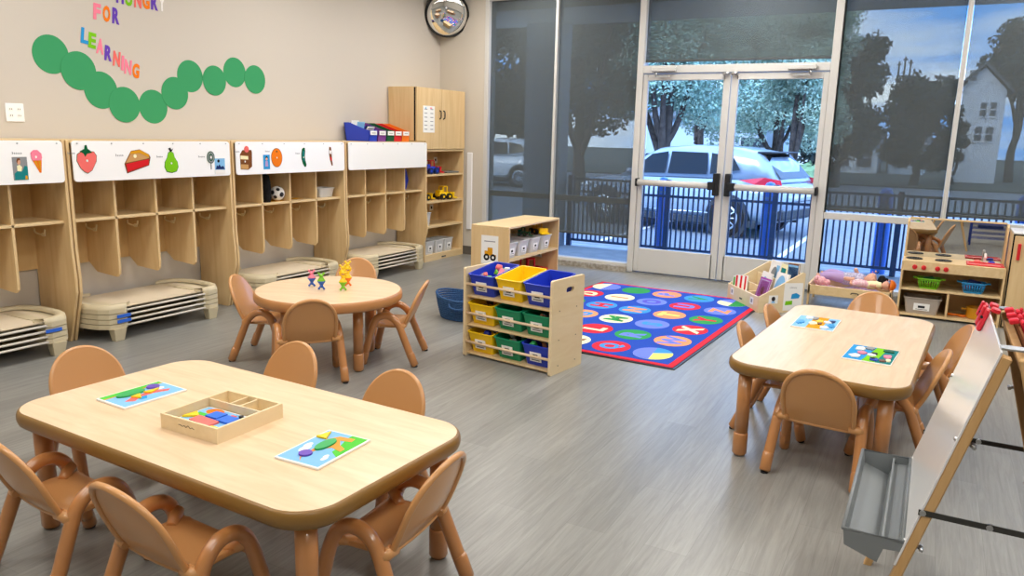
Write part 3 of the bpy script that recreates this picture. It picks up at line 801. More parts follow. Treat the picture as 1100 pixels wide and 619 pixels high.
# convex mirror high in the corner
mr = thing('convex_mirror', 'round convex safety mirror with black rim high in the corner', 'mirror', (-5.03, 7.60, 2.722), rot=(0, 0, 0))
d = Vector((.62, -.72, -.33)).normalized(); mr.rotation_euler = d.to_track_quat('Z', 'Y').to_euler()
R_ = .235
MB('mirror_convex').lathe([(R_ * math.sin(a), .07 * (math.cos(a * 1.0) - math.cos(PI / 2)) / 1.0) for a in [PI / 2 * k / 14 for k in range(14, -1, -1)]], 40, cap=False).build('mirror_dome', mr)
rm = MB('black_rubber'); rm.lathe([(R_ + .012, -.03), (R_ + .016, -.005), (R_ + .014, .018), (R_ - .004, .02), (R_ - .006, -.0)], 40, cap=False); rm.lathe([(.001, -.03), (R_ + .012, -.03)], 40, cap=False)
rm.build('mirror_rim', mr)
br = MB('dark_metal').tube([(0, 0, -.03), (0, 0, -.155)], .018, 10); br.build('bracket', mr)
mat('k_apricot', '#f0a04e', .85, .12); mat('p_bearblue', '#1556b8', .35, .5); mat('p_leaf', '#2faa5a', .4, .4); mat('p_cyan2', '#2a6fe0', .4, .4)
# ------------------------------------------------------------------ toddler chair: origin midway between the rear feet, faces local +x
def make_chair():
    t = thing('toddler_chair', '', 'chair')
    TR = .0225
    # backrest: tall rounded shell, dished backwards, rolled rim
    ZB, ZT, WH = .235, .502, .1435
    def hw(v):                          # half width over height
        if v < .36: return WH * (.97 + .03 * v / .36)
        q = (v - .36) / .64
        return WH * max(0.0, 1 - q ** 2.5) ** .5
    def prof(v):                        # fore-aft position over height (seat curve into back)
        return .070 - .085 * v + .022 * (1 - v) ** 3
    def pt(u, v, off=0.0):
        y = u * hw(v); dish = .022 * (1 - (y / WH) ** 2) * min(1, v * 2 + .4)
        return (prof(v) - dish + off, y, ZB + (ZT - ZB) * v)
    def back_pt(a, r, off):
        # radial lattice so the outline stays smooth
        return None
    b = MB('chair_plastic')
    NV, NU = 22, 14
    for off in (.005, -.005):
        vv = []; ff = []
        for j in range(NV + 1):
            v = 1 - (1 - j / NV) ** 1.6
            for i in range(NU + 1): vv.append(pt(-1 + 2 * i / NU, v, off))
        for j in range(NV):
            for i in range(NU):
                a = j * (NU + 1) + i; ff.append([a, a + 1, a + NU + 2, a + NU + 1])
        b.add(vv, ff, True)
    rim = []
    for j in range(0, NV + 1): rim.append(pt(-1, 1 - (1 - j / NV) ** 1.6, -.006))
    for j in range(NV - 1, -1, -1): rim.append(pt(1, 1 - (1 - j / NV) ** 1.6, -.006))
    b.tube(rim, .0105, 10)
    b.tube([pt(-1 + 2 * i / 12, 0, -.001) for i in range(13)], .0085, 8)
    b.build('backrest', t, recalc=False)
    # seat: shallow dished pan with rolled front edge
    s = MB('chair_plastic')
    def sp(u, v, up):
        x = .082 + .223 * v; y = (u - .5) * 2 * (.142 - .012 * max(0, v - .8) * 5)
        z = .247 - .008 * math.sin(PI * u) * math.sin(PI * min(1, v * 1.05)) + (.022 * (1 - v / .18) ** 2 if v < .18 else 0) - (.05 * ((v - .84) / .16) ** 2 if v > .84 else 0)
        return (x, y, z + (0 if up else -.014))
    s.grid(lambda u, v: sp(u, v, True), 12, 16); s.grid(lambda u, v: sp(u, v, False), 12, 16)
    for u in (0, 1): s.tube([sp(u, k / 12, True)[:2] + (sp(u, k / 12, True)[2] - .007,) for k in range(13)], .0085, 8)
    s.tube([sp(k / 10, 1, True)[:2] + (sp(k / 10, 1, True)[2] - .007,) for k in range(11)], .0085, 8)
    s.build('seat', t, recalc=False)
    for y in (-1, 1):
        MB('chair_plastic').tube([(.215, y * .118, .240), (.240, y * .138, .247), (.262, y * .160, .262)], [.016, .020, .0255], 12).build('seat_socket', t)
        MB('chair_plastic').tube([(.072, y * .122, .246), (.078, y * .148, .248), (.094, y * .166, .240)], [.012, .016, .0245], 12).build('back_socket', t)
    for y in (-1, 1):
        def P(x, sp_, z): return (x, y * sp_, z)
        path = arc([P(.0, .183, .0), P(.032, .180, .075), P(.075, .174, .185), P(.108, .169, .262), P(.150, .166, .303), P(.197, .166, .312), P(.240, .167, .292), P(.268, .170, .24), P(.300, .175, .12), P(.328, .180, .0)], 6)
        f = MB('chair_tube').tube([path[i] for i in range(len(path)) if path[i][2] > .035], TR, 14)
        fr = f.build('side_frame', t)
        for x, dx in ((.0, .032), (.328, -.018)):
            e = MB('chair_tube'); q = (x + dx * 1.05, y * .180, .082)
            e.tube([(x - dx * .02, y * .1825, .006), (x + dx * .1, y * .1825, .012), (x + dx * .95, y * .1805, .078), q], [TR * .78, TR + .0015, TR + .0018, TR + .0002], 14)
            ff = e.build('foot_sleeve', fr)
        for x in (.0, .328): MB('black_rubber').tube([(x, y * .183, .0), (x, y * .183, .007)], TR * .7, 10).build('floor_glide', fr)
    return t
CH = make_chair()
def chair(i, x, y, deg, label, group):
    if i == 0:
        c = CH; c.location = (x, y, 0); c.rotation_euler = (0, 0, math.radians(deg)); tag(c, label, 'chair', group)
    else: again(CH, label, (x, y, 0), math.radians(deg), group)
G1, G2, G3 = 'chairs at the round table', 'chairs at the table by the easel', 'chairs at the big front table'
CHAIRS = [
    (-2.946, 3.112, 140, 'tan toddler chair in front of the round table, its back to the camera', G1),
    (-2.758, 3.890, 205, 'tan toddler chair at right side of the round table, seen edge-on', G1),
    (-3.775, 3.365, 26, 'tan toddler chair at left side of the round table, nearest the cots', G1),
    (-3.615, 4.30, -62, 'tan toddler chair behind the round table and the yellow bears', G1),
    (-.327, 3.277, 85, 'tan toddler chair at near end of the right table, its back to the camera', G2),
    (-.245, 5.175, -93, 'tan toddler chair at far end of the right table, below the doll bed', G2),
    (-.752, 3.93, 0, 'tan toddler chair on left long side of the right table, the nearer one', G2),
    (-.715, 4.44, -3, 'tan toddler chair on left long side of the right table, beside the book box', G2),
    (.105, 3.905, 184, 'tan toddler chair on right long side of the right table, the nearer one', G2),
    (.215, 4.53, 190, 'tan toddler chair on right long side of the right table, behind the easel', G2),
    (-3.01, 1.85, -8, 'tan toddler chair at left end of the big front table', G3),
    (-2.35, 2.37, -92, 'tan toddler chair between the big front table and the round table', G3),
    (-1.735, 2.285, -92, 'tan toddler chair at the far side of the big table, near its right corner', G3),
    (-1.165, 1.745, 184, 'tan toddler chair at right end of the big front table', G3),
    (-2.36, 1.18, 86, 'tan toddler chair cut off by the left edge of the picture', G3),
    (-1.78, 1.165, 88, 'tan toddler chair at near side of the big table, its back to the camera', G3)]
for i, a in enumerate(CHAIRS): chair(i, *a)

# ------------------------------------------------------------------ tables
TZ = .457
def table_leg(x, y, t, h):
    l = MB('chair_tube'); l.tube([(x, y, .105), (x, y, h)], .0305, 16); o = l.build('leg', t)
    e = MB('chair_tube'); e.tube([(x, y, .004), (x, y, .015), (x, y, .102), (x, y, .112)], [.025, .0325, .0325, .031], 16); e.build('leg_foot', o)
def rect_table(label, cx, cy, rz, L, W, group, edge):
    t = thing('activity_table', label, 'table', (cx, cy, 0), rz, group)
    m = MB(edge); n = 10
    prof = [(-.055, TZ - .058), (-.012, TZ - .056), (-.001, TZ - .046), (.004, TZ - .03), (.003, TZ - .014), (-.001, TZ - .004), (-.006, TZ - .0005), (-.0095, TZ)]
    rings = [[(x, y, z) for x, y in rrect(L + 2 * o, W + 2 * o, max(.02, .13 + o), n)] for o, z in prof]
    N = len(rings[0]); v = sum(rings, []); f = []
    for i in range(len(prof) - 1):
        for k in range(N): f.append([i * N + k, i * N + (k + 1) % N, (i + 1) * N + (k + 1) % N, (i + 1) * N + k])
    m.add(v, f, True); m.build('edge_band', t)
    tp = MB('maple_laminate').prism(rrect(L - .018, W - .018, .121, n), TZ - .05, TZ + .0006, 'z'); tp.build('tabletop', t)
    for sx in (-1, 1):
        for sy in (-1, 1): table_leg(sx * (L / 2 - .085), sy * (W / 2 - .085), t, TZ - .05)
    return t
rect_table('big rectangular maple table with puzzles, lower left', -1.9866, 1.7221, -.0395, 1.4424, .7663, 'wood-topped activity tables', 'table_edge')
rect_table('rectangular maple table with two picture puzzles, right side', -.3202, 4.0774, PI / 2 - .0598, 1.5037, .7462, 'wood-topped activity tables', 'table_edge')
t = thing('round_table', 'round maple table with stacked plastic bears on it', 'table', (-3.202, 3.547, 0), .3)
R_ = .445; m = MB('table_edge_round')
m.lathe([(R_ - .06, TZ - .062), (R_ - .008, TZ - .06), (R_ + .0, TZ - .05), (R_ + .003, TZ - .03), (R_, TZ - .008), (R_ - .006, TZ - .001), (R_ - .012, TZ)], 64, cap=False); m.build('edge_band', t)
MB('maple_laminate').lathe([(R_ - .01, TZ - .05), (R_ - .01, TZ + .0006)], 64, False).build('tabletop', t)
for a in range(4): table_leg(.30 * math.cos(PI / 2 * a - .562), .30 * math.sin(PI / 2 * a - .562), t, TZ - .05)

# ------------------------------------------------------------------ stacking bears
def bear_mesh(mt, flip=False):
    m = MB(mt); H = .054; S_ = Matrix.Identity(4); m.T = S_.copy()
    if flip: m.T = Matrix.Translation((0, 0, H)) @ Matrix.Rotation(PI, 4, 'X') @ S_
    m.lathe([(.0, 0), (.024, 0), (.025, .003), (.018, .012), (.0105, .020), (.0095, .027)], 16, ell=(1, .8))
    m.ball((0, 0, .033), (.0115, .0105, .0105), 14)
    for s in (-1, 1):
        m.ball((s * .0148, 0, .0470), (.0074, .0062, .0070), 10)
        m.tube([(s * .006, 0, .034), (s * .014, 0, .046)], .0055, 8)
        m.tube([(s * .009, -.003, .020), (s * .013, -.012, .013)], .0045, 8)
    m.ball((0, -.0105, .032), (.0045, .004, .0038), 8)
    return m
BZ = TZ + .0008
bear_rows = [((-3.335, 3.54), [('blue', True, 'blue plastic bear, bottom of the pink and blue pair'), ('pink', False, 'pink plastic bear standing on a blue one')]),
             ((-3.220, 3.50), [('blue', True, 'blue plastic bear, bottom of the green and blue pair'), ('lime', False, 'green plastic bear standing on a blue one')]),
             ((-3.097, 3.555), [('lime', True, 'green plastic bear, bottom of the stack of three'), ('yellow', False, 'yellow plastic bear in the middle, above the green one'), ('yellow', False, 'yellow plastic bear, top of the stack with green base')]),
             ((-3.165, 3.68), [('orange', True, 'orange plastic bear, bottom of the taller stack'), ('yellow', False, 'yellow plastic bear in the middle, above the orange one'), ('yellow', False, 'yellow plastic bear, top of the stack with orange base')])]
for (x, y), st in bear_rows:
    for k, (c_, fl, lab) in enumerate(st):
        tag(bear_mesh({'blue': 'p_cyan', 'pink': 'p_pink', 'lime': 'p_lime', 'yellow': 'p_yellow', 'orange': 'p_orange'}[c_] if not (c_ == 'blue') else 'p_bearblue', fl).build('stacking_bear', loc=(x, y, BZ + .0545 * k + .0004), rot=(0, 0, math.radians(42))),
            lab, 'toy bear', 'stacking bears on the round table')

# ------------------------------------------------------------------ puzzles on the big table
def puzzle(label, loc, rz, w, d, name='shape_puzzle'):
    t = thing(name, label, 'puzzle', loc, rz, 'puzzles on the tables')
    MB('paper_white').box(-w / 2, w / 2, -d / 2, d / 2, 0, .007, .001).build('board', t)
    return t
def flat(t, name, items, z, h, w, d):
    m = MB()
    for i, (mt, poly) in enumerate(items):
        m.mat(mt); m.prism([(a * w / 2, b * d / 2) for a, b in poly], z, z + h + i * .00015, 'z')
    return m.build(name, t)
def animal_print(t, w, d, band):
    it = [('k_sky', [(-.95, -.93), (.95, -.93), (.95, .93), (-.95, .93)])]
    if band == 'grass': it += [('k_grass', [(-.30, -.93), (.95, -.93), (.95, -.2), (.75, -.2), (.2, -.45), (-.1, -.5)]), ('k_white', ellipse(.22, .15, 14, -.25, .55)), ('k_white', ellipse(.16, .12, 12, -.05, .66)), ('k_white', ellipse(.13, .09, 12, -.5, -.65)), ('k_white', ellipse(.1, .08, 12, -.38, -.58)),
                               ('k_apricot', [(-.9, -.05), (-.62, .22), (-.2, .05), (.1, -.25), (.0, -.75), (.18, -.75), (.3, -.4), (.55, -.1), (.62, -.55), (.8, -.5), (.75, .15), (.45, .4), (.1, .25), (-.3, .25), (-.55, .3), (-.75, .15)])]
    else: it += [('k_grass', [(-.95, .55), (.95, .70), (.95, .93), (-.95, .93)]), ('k_mustard', [(-.95, .50), (.95, .62), (.95, .70), (-.95, .58)]), ('k_white', ellipse(.14, .16, 12, .6, .1)), ('k_salmon', [(-.7, -.35), (-.35, -.05), (.35, .0), (.75, -.35), (.6, -.5), (.25, -.3), (-.2, -.3), (-.5, -.6)]), ('k_cyan', [(-.35, -.6), (-.2, -.3), (.0, -.32), (-.15, -.65)])]
    flat(t, 'print', it, .0071, .0003, w, d)
def piece(t, name, mt, poly, w, d, z=.0078, h=.006): 
    m = MB(mt).prism([(a * w / 2, b * d / 2) for a, b in poly], z, z + h, 'z'); return m.build(name, t, bevel=.0008)
# picture x axis along +Y of the room, picture up towards -X
w, d = .246, .168
t = puzzle('puzzle board with green grass and an orange animal, right part of the big table', (-1.548, 1.675, TZ + .0008), PI / 2 + .03, w, d)
animal_print(t, w, d, 'grass')
piece(t, 'round_piece', 'p_purple', ellipse(.17, .24, 20, -.52, .18), w, d)
piece(t, 'oval_piece', 'p_leaf', ellipse(.38, .24, 24, .14, .08), w, d); piece(t, 'triangle_piece', 'p_yellow', [(.42, .88), (.86, .70), (.42, .40)], w, d)
t = puzzle('puzzle board with a green oval and purple dot, left end of the big table', (-2.432, 1.700, TZ + .0008), PI / 2 - .05, w, d)
animal_print(t, w, d, 'stripe')
piece(t, 'round_piece', 'p_purple', ellipse(.19, .26, 20, .52, .40), w, d); piece(t, 'oval_piece', 'p_leaf', ellipse(.44, .30, 24, -.22, .34), w, d)
piece(t, 'triangle_piece', 'p_yellow', [(-.40, -.08), (-.08, -.03), (-.28, -.55)], w, d); piece(t, 'slim_triangle_piece', 'p_yellow', [(.05, .05), (.55, .0), (.15, -.28)], w, d)
# wooden tray with a part-finished puzzle
t = thing('puzzle_tray', 'shallow wooden box with a puzzle and small compartments on the big table', 'puzzle box', (-1.982, 1.672, TZ + .0008), .0)
W_, D_, H_ = .262, .275, .05
b = MB('birch_ply'); e = .008
b.box(-W_ / 2, W_ / 2, -D_ / 2, D_ / 2, 0, .006)
b.box(-W_ / 2, W_ / 2, -D_ / 2, -D_ / 2 + e, .006, H_); b.box(-W_ / 2, W_ / 2, D_ / 2 - e, D_ / 2, .006, H_); b.box(-W_ / 2, -W_ / 2 + e, -D_ / 2 + e, D_ / 2 - e, .006, H_); b.box(W_ / 2 - e, W_ / 2, -D_ / 2 + e, D_ / 2 - e, .006, H_)
b.build('box', t)
dv = MB('birch_ply'); yd = .048; dv.box(-W_ / 2 + e, W_ / 2 - e, yd, yd + .006, .006, .046); dv.box(-.028, -.022, yd + .006, D_ / 2 - e, .006, .046); dv.box(.018, .024, yd + .006, D_ / 2 - e, .006, .046); dv.build('divider', t)
m = MB('ink'); 
m.tube(arc([(-.045 + .009 * k, -D_ / 2 - .0004, .028 + (.0022 if k % 2 else -.0018) + (.003 if k in (0, 5) else 0)) for k in range(9)], 3), .0009, 5); m.build('maker_mark', t)
iw, idp = W_ - 2 * e - .012, .165
bd = MB('paper_white').box(-iw / 2, iw / 2, -.5 * idp - .04, .5 * idp - .04, .006, .020); bo = bd.build('puzzle_board', t)
m = MB('k_sky'); m.box(-iw / 2 + .006, iw / 2 - .006, -.04 - idp / 2 + .006, -.04 + idp / 2 - .006, .020, .0205); m.mat('k_orange'); m.prism(ellipse(.036, .024, 16, -.055, .015), .0205, .0209, 'z'); m.mat('k_grass'); m.box(-.10, -.05, -.03, -.01, .0205, .0208)
m.mat('k_salmon'); m.box(.015, .04, .01, .025, .0205, .0209); m.build('board_print', bo)
for nm, mt, poly in (('square_piece', 'p_cyan2', [(-.045, -.035), (.008, -.035), (.008, .012), (-.045, .012)]), ('square_piece', 'p_cyan2', [(.016, -.045), (.072, -.045), (.072, .004), (.016, .004)]), ('bar_piece', 'p_salmon', [(-.062, -.085), (.038, -.095), (.038, -.05), (-.062, -.042)]), ('triangle_piece', 'p_yellow', [(-.108, -.075), (-.062, -.045), (-.100, -.02)]), ('corner_piece', 'p_yellow', [(.045, -.115), (.085, -.112), (.085, -.085), (.045, -.085)]), ('round_piece', 'p_black', ellipse(.008, .008, 10, .06, .022))):
    pass
    MB(mt).prism(poly, .0208, .0275, 'z').build(nm, bo)
# picture puzzles on the right table
def blob_puzzle(label, x, y, rz, w, d, fields, seed, blobs):
    t = puzzle(label, (x, y, TZ + .0008), rz, w, d, 'picture_puzzle')
    flat(t, 'print', fields, .0071, .0003, w, d)
    r = random.Random(seed)
    for k, (mt, a, b, sx, sy) in enumerate(blobs):
        poly = []
        for q in range(14):
            an = 2 * PI * q / 14; rr = r.uniform(.72, 1.15); poly.append((a + sx * rr * math.cos(an), b + sy * rr * math.sin(an)))
        o = MB(mt).prism([(p * w / 2, s * d / 2) for p, s in poly], .0075, .0125, 'z').build('animal_piece', t)
FULL = [(-.97, -.97), (.97, -.97), (.97, .97), (-.97, .97)]
blob_puzzle('blue and green animal picture puzzle, nearer one on the right table', -.168, 3.808, -.09, .205, .285 , [('k_cyan', FULL), ('k_lime', [(-.2, -.97), (.97, -.97), (.97, .97), (.05, .97)]), ('k_teal', [(.35, -.97), (.97, -.97), (.97, .97), (.5, .97)])], 3,
            [('p_white', -.55, -.55, .25, .22), ('p_white', -.55, .45, .22, .25), ('p_grey', -.2, .65, .2, .2), ('p_pink', -.35, -.05, .2, .16), ('p_black', .1, .05, .14, .12), ('p_white', .05, -.15, .2, .16), ('p_blue', .25, -.65, .2, .2), ('p_white', .2, -.6, .12, .12), ('p_darkgreen', .6, .65, .25, .16), ('p_pink', .7, -.1, .2, .22), ('p_brown', .6, -.7, .15, .15), ('p_cream', .8, -.55, .1, .2)])
blob_puzzle('pale blue and tan animal picture puzzle, farther one on the right table', -.475, 4.328, -.03, .212, .300, [('k_sky', FULL), ('k_mustard', [(-.3, -.97), (.4, -.97), (.45, .97), (-.25, .97)])], 5,
            [('p_cyan', -.7, -.25, .18, .3), ('p_white', -.45, .6, .2, .25), ('p_grey', -.15, .6, .16, .2), ('p_cream', -.1, -.2, .22, .3), ('p_yellow', .12, .2, .18, .25), ('p_brown', .2, -.15, .1, .15), ('p_white', .5, .2, .22, .18), ('p_navy', .7, .4, .15, .2), ('p_cyan', .75, -.3, .18, .3), ('p_white', .5, -.65, .22, .18)])
# ------------------------------------------------------------------ bin rack
RX, RY, RR = -2.571, 4.098, -.144
RW, RD, RH = .687, .351, .581
rack = thing('bin_rack', 'birch storage rack with three rows of coloured bins', 'rack', (RX, RY, 0), RR)
def end_panel():
    # panel with a rounded hand slot near the top
    m = MB('birch_ply'); q = 5
    ho = rrect(.085, .034, .016, q - 1, .19, RH - .075); n = len(ho)
    co_ = rrect(RD, RH, .012, q - 1, RD / 2, RH / 2)
    F = [[i, (i + 1) % n, n + (i + 1) % n, n + i] for i in range(n)]
    for x0 in (0, .018): m.add([(x0, a, b) for a, b in ho] + [(x0, a, b) for a, b in co_], F)
    m.add([(0, a, b) for a, b in ho] + [(.018, a, b) for a, b in ho], F)
    m.add([(0, a, b) for a, b in co_] + [(.018, a, b) for a, b in co_], F)
    return m
for x in (0, RW - .018):
    p = end_panel().build('end_panel', rack, loc=(x, 0, 0)); 
    xs = .018 if x else 0
    for y in (.08, .27):
        for z in (.05, .21, .39): MB('dark_metal').tube([(xs - .001, y, z), (xs + .001, y, z)], .004, 8).build('screw', p)
for z in (.478, .288, .097):
    MB('dowel_wood').tube([(.018, .012, z), (RW - .018, .012, z)], .0085, 12).build('front_rail', rack)
TILT = math.radians(9)
rows = []
for r, zc in enumerate((.400, .212, .024)):
    m = MB('maple_shelf'); m.T = Matrix.Translation((0, .02, zc)) @ Matrix.Rotation(TILT, 4, 'X')
    m.box(.0185, RW - .0185, 0, .315, -.010, 0.0); m.build('shelf_board', rack)
Mr = Matrix.Translation((RX, RY, 0)) @ Matrix.Rotation(RR, 4, 'Z')
cols = [['blue', 'yellow', 'blue'], ['yellow', 'green', 'green'], ['yellow', 'green', 'blue']]
binproto = {}
for r, zc in enumerate((.400, .212, .024)):
    for c in range(3):
        cn = cols[r][c]
        M = Mr @ Matrix.Translation((.0185 + .108 + c * .2165, .02, zc)) @ Matrix.Rotation(TILT, 4, 'X') @ Matrix.Translation((0, .156, .0012))
        lab = '%s plastic bin on the %s row of the rack, %s' % (cn, ('top', 'middle', 'bottom')[r], ('left one', 'middle one', 'right one by the handle panel')[c])
        if cn not in binproto:
            t = thing('toy_bin', lab, 'bin', group='coloured bins in the rack')
            MB('p_' + cn).tub(.196, .284, .142, .004, .86, .0055, .016).build('bin_shell', t)
            l = MB('paper_white'); l.box(-.042, .042, -.1425, -.1395, .035, .095); l.mat('ink'); l.box(-.018, .018, -.1430, -.1425, .058, .082); l.box(-.03, .03, -.1430, -.1425, .043, .048)
            l.build('label_card', t); binproto[cn] = t
        else: t = again(binproto[cn], lab, (0, 0, 0))
        t.location = M.to_translation(); t.rotation_euler = M.to_euler()
        rr = random.Random(r * 10 + c)
        pal = {(0, 0): ['p_lime', 'p_salmon', 'p_white', 'p_leaf', 'p_pink'], (1, 0): ['p_brown', 'p_black', 'p_orange', 'p_brown'], (2, 0): ['p_blue', 'p_black', 'p_yellow', 'p_orange', 'p_navy'], (1, 2): ['p_orange', 'p_brown', 'p_brown'], (2, 1): ['p_grey', 'p_tan', 'p_black', 'p_white'], (2, 2): ['p_leaf', 'p_brown', 'p_mustard', 'p_black']}.get((r, c))
        if pal:
            for k in range(9):
                q = MB(pal[k % len(pal)]); s_ = rr.uniform(.016, .024)
                if k % 3 == 0: q.lathe([(s_ * .3, -s_), (s_, -s_ * .6), (s_, s_ * .6), (s_ * .3, s_)], 10)
                elif k % 3 == 1: q.box(-s_ * 1.3, s_ * 1.3, -s_ * .7, s_ * .7, -s_ * .6, s_ * .6, .003)
                else: q.prism([(-s_, -s_), (s_, -s_), (0, s_)], -s_ * .5, s_ * .5, 'x')
                P = M @ Vector((rr.uniform(-.055, .055), -.09 + .18 * (k // 3) / 2 + rr.uniform(-.01, .01), .098 + rr.uniform(0, .028)))
                tag(q.build('toy_piece', loc=P, rot=(rr.uniform(0, 3), rr.uniform(0, 3), rr.uniform(0, 3))), 'small toy pieces jumbled in the %s bin, %s row %s' % (cn, ('top', 'middle', 'bottom')[r], ('left', 'centre', 'right')[c]), 'toy', 'toy pieces in the %s %s rack bin' % (('top', 'middle', 'bottom')[r], ('left', 'centre', 'right')[c]))
# ------------------------------------------------------------------ low shelf behind the rack
SX, SY = -3.519, 5.726; SW, SD, SH = .38, 1.005, .641
t = thing('low_shelf', 'low maple shelf with open side facing the rug, loader sign on its end', 'shelf', (SX, SY, 0))
for y in (0, SD - .019): MB('maple_panel').box(0, SW, y, y + .019, 0, SH - .019).build('side_panel', t, bevel=.002)
MB('maple_back').box(0, .008, .019, SD - .019, .04, SH - .019).build('back_panel', t)
MB('maple_shelf').box(0, SW, 0, SD, SH - .019, SH, .003).build('top_panel', t)
for z in (.045, .335): MB('maple_shelf').box(.008, SW - .004, .019, SD - .019, z, z + .019).build('shelf_board', t)
MB('maple_shelf').box(SW - .03, SW - .012, .019, SD - .019, 0, .045).build('plinth', t)
m = MB('paper_white').box(-.085, .085, -.001, 0, -.125, .125); m.mat('ink_grey'); m.box(-.055, .055, -.0015, -.001, .07, .078); m.mat('k_mustard'); m.box(-.05, .03, -.0016, -.001, -.05, -.01); m.box(-.02, .03, -.0016, -.001, -.01, .02); m.box(.03, .065, -.0016, -.001, -.06, -.04)
m.mat('k_black'); m.prism(ellipse(.03, .03, 14, -.03, -.065), -.0018, -.001, 'y'); m.prism(ellipse(.03, .03, 14, .035, -.065), -.0018, -.001, 'y'); m.mat('k_white'); m.prism(ellipse(.012, .012, 10, -.03, -.065), -.0021, -.001, 'y'); m.prism(ellipse(.012, .012, 10, .035, -.065), -.0021, -.001, 'y')
tag(m.build('loader_sign', loc=(SX + .19, SY - .0005, .43)), 'sign with a yellow loader picture on the end of the low shelf', 'sign')
for i, (y, ) in enumerate(((.10,), (.32,), (.55,), (.78,))):
    clear_bin('clear bin on top board of the low shelf, ' + ('hidden by its end panel', 'with pink toys inside', 'with tan toys inside', 'under the yellow digger')[i], (SX + .205, SY + y + .02, .3545), .30, .185, .14, group='clear bins on the low shelf')
for k in range(4):
    tag(MB('p_salmon').ball((0, 0, 0), .024, 10).build('toy_ball', loc=(SX + .26 + .03 * (k % 2), SY + .29 + .03 * k, .388 + .008 * (k % 2))), 'pink toy balls in a clear bin on the low shelf', 'toy', 'pink toys in the clear bin')
for k in range(4):
    tag(MB('p_mustard').box(-.02, .02, -.015, .015, -.012, .012, .004).build('toy_block', loc=(SX + .26 + .03 * (k % 2), SY + .52 + .035 * k, .376), rot=(.0, 0, k)), 'tan toy blocks in a clear bin on the low shelf', 'toy', 'tan toys in the clear bin')
loader('toy_digger', 'yellow toy digger sitting on a clear bin of the low shelf', 'toy truck', (SX + .25, SY + .80, .4958), -.5, 'p_mustard', 'p_black', 'p_yellow', 1.25)
loader('toy_truck', 'dark green toy truck on the clear bin left of the yellow digger', 'toy truck', (SX + .21, SY + .575, .4958), .3, 'p_darkgreen', 'p_black', None, .85)
loader('toy_truck', 'red toy truck lying in the lower part of the low shelf', 'toy truck', (SX + .22, SY + .66, .0645), 1.2, 'p_red', 'p_black', None, 2.3)
tag(MB('p_white').box(-.07, .07, -.06, .06, 0, .12, .01).build('toy_box', loc=(SX + .25, SY + .33, .0645)), 'white box in the lower part of the low shelf', 'box')
m = MB('paper_white').box(-.04, .04, -.001, 0, -.03, .03); m.mat('ink'); m.box(-.02, .02, -.0015, -.001, -.012, .012)
tag(m.build('picture_card', loc=(SX + .17, SY + SD - .0192, .27)), 'small picture card inside the right end of the low shelf', 'label', 'small picture cards stuck inside the shelves')
# ------------------------------------------------------------------ rope basket
bk = thing('rope_basket', 'dark blue rope basket on the floor left of the bin rack', 'basket', (-3.10, 5.02, 0), .15)
noisy('rope_blue', '#3d618f', '#2a4870', 120, .9, .3)
m = MB('rope_blue'); n = 12
for k in range(n):
    z = .009 + k * .0155; s_ = .83 + .17 * (k / n) ** .8
    m.tube([(.265 * s_ * math.cos(a) , .21 * s_ * math.sin(a), z + (.022 * math.cos(2 * a) * (k / n) ** 3)) for a in [2 * PI * q / 36 for q in range(36)]], .0084, 7, closed=True)
m.prism(ellipse(.22, .172, 30), .002, .010, 'z'); m.build('woven_wall', bk)
for sx in (-1, 1):
    MB('rope_blue').tube(arc([(-.08, sx * .19, .145), (-.06, sx * .222, .115), (0, sx * .232, .105), (.06, sx * .222, .115), (.08, sx * .19, .145)], 5), .009, 8).build('handle', bk)
# ------------------------------------------------------------------ alphabet rug
noisy('rug_blue', '#2350bf', '#1b43a8', 260, .95, .2); 
for n_, c_ in dict(red='#d8283c', green='#2f9a52', orange='#f39a6a', cream='#f6f0c4', peri='#6f84ea', sky='#3e95dc', yellow='#f4ee7a', brown='#8a4a20', purple='#5a57c9', navy='#1b3a8c').items():
    noisy('rug_' + n_, c_, c_, 200, .95, .15)
rug = MB('rug_blue'); RL, RWd = 2.43, 1.60
def flatq(m, x0, x1, y0, y1, z): m.add([(x0, y0, z), (x1, y0, z), (x1, y1, z), (x0, y1, z)], [(0, 1, 2, 3)])
rug.mat('p_black'); rug.box(-RWd / 2, RWd / 2, -RL / 2, RL / 2, 0, .007, .002)
rug.mat('rug_red'); rug.box(-RWd / 2 + .018, RWd / 2 - .018, -RL / 2 + .018, RL / 2 - .018, .007, .011, .001)
rug.mat('rug_blue'); rug.box(-RWd / 2 + .062, RWd / 2 - .062, -RL / 2 + .062, RL / 2 - .062, .011, .0122)
seq = ['#BL', 'A', 'B', 'C', 'D', '#TL', 'E', 'F', 'G', 'H', 'I', 'J', 'K', 'L', 'M', 'N', 'O', 'P', 'Q', 'R', 'S', 'T', 'U', 'V', '#BR', 'W', 'X', 'Y', 'Z', '#TR']
cc = dict(A=('green', 'cream'), B=('cream', 'red'), C=('green', 'orange'), D=('red', 'cream'), E=('sky', 'cream'), F=('peri', 'red'), G=('orange', 'sky'), H=('sky', 'red'), I=('cream', 'orange'), J=('green', 'green'), K=('cream', 'brown'), L=('red', 'cream'), M=('cream', 'green'),
          N=('sky', 'orange'), O=('peri', 'purple'), P=('orange', 'peri'), Q=('red', 'sky'), R=('green', 'peri'), S=('peri', 'sky'), T=('orange', 'yellow'), U=('red', 'peri'), V=('sky', 'green'), W=('orange', 'peri'), X=('red', 'cream'), Y=('green', 'red'), Z=('peri', 'orange'))
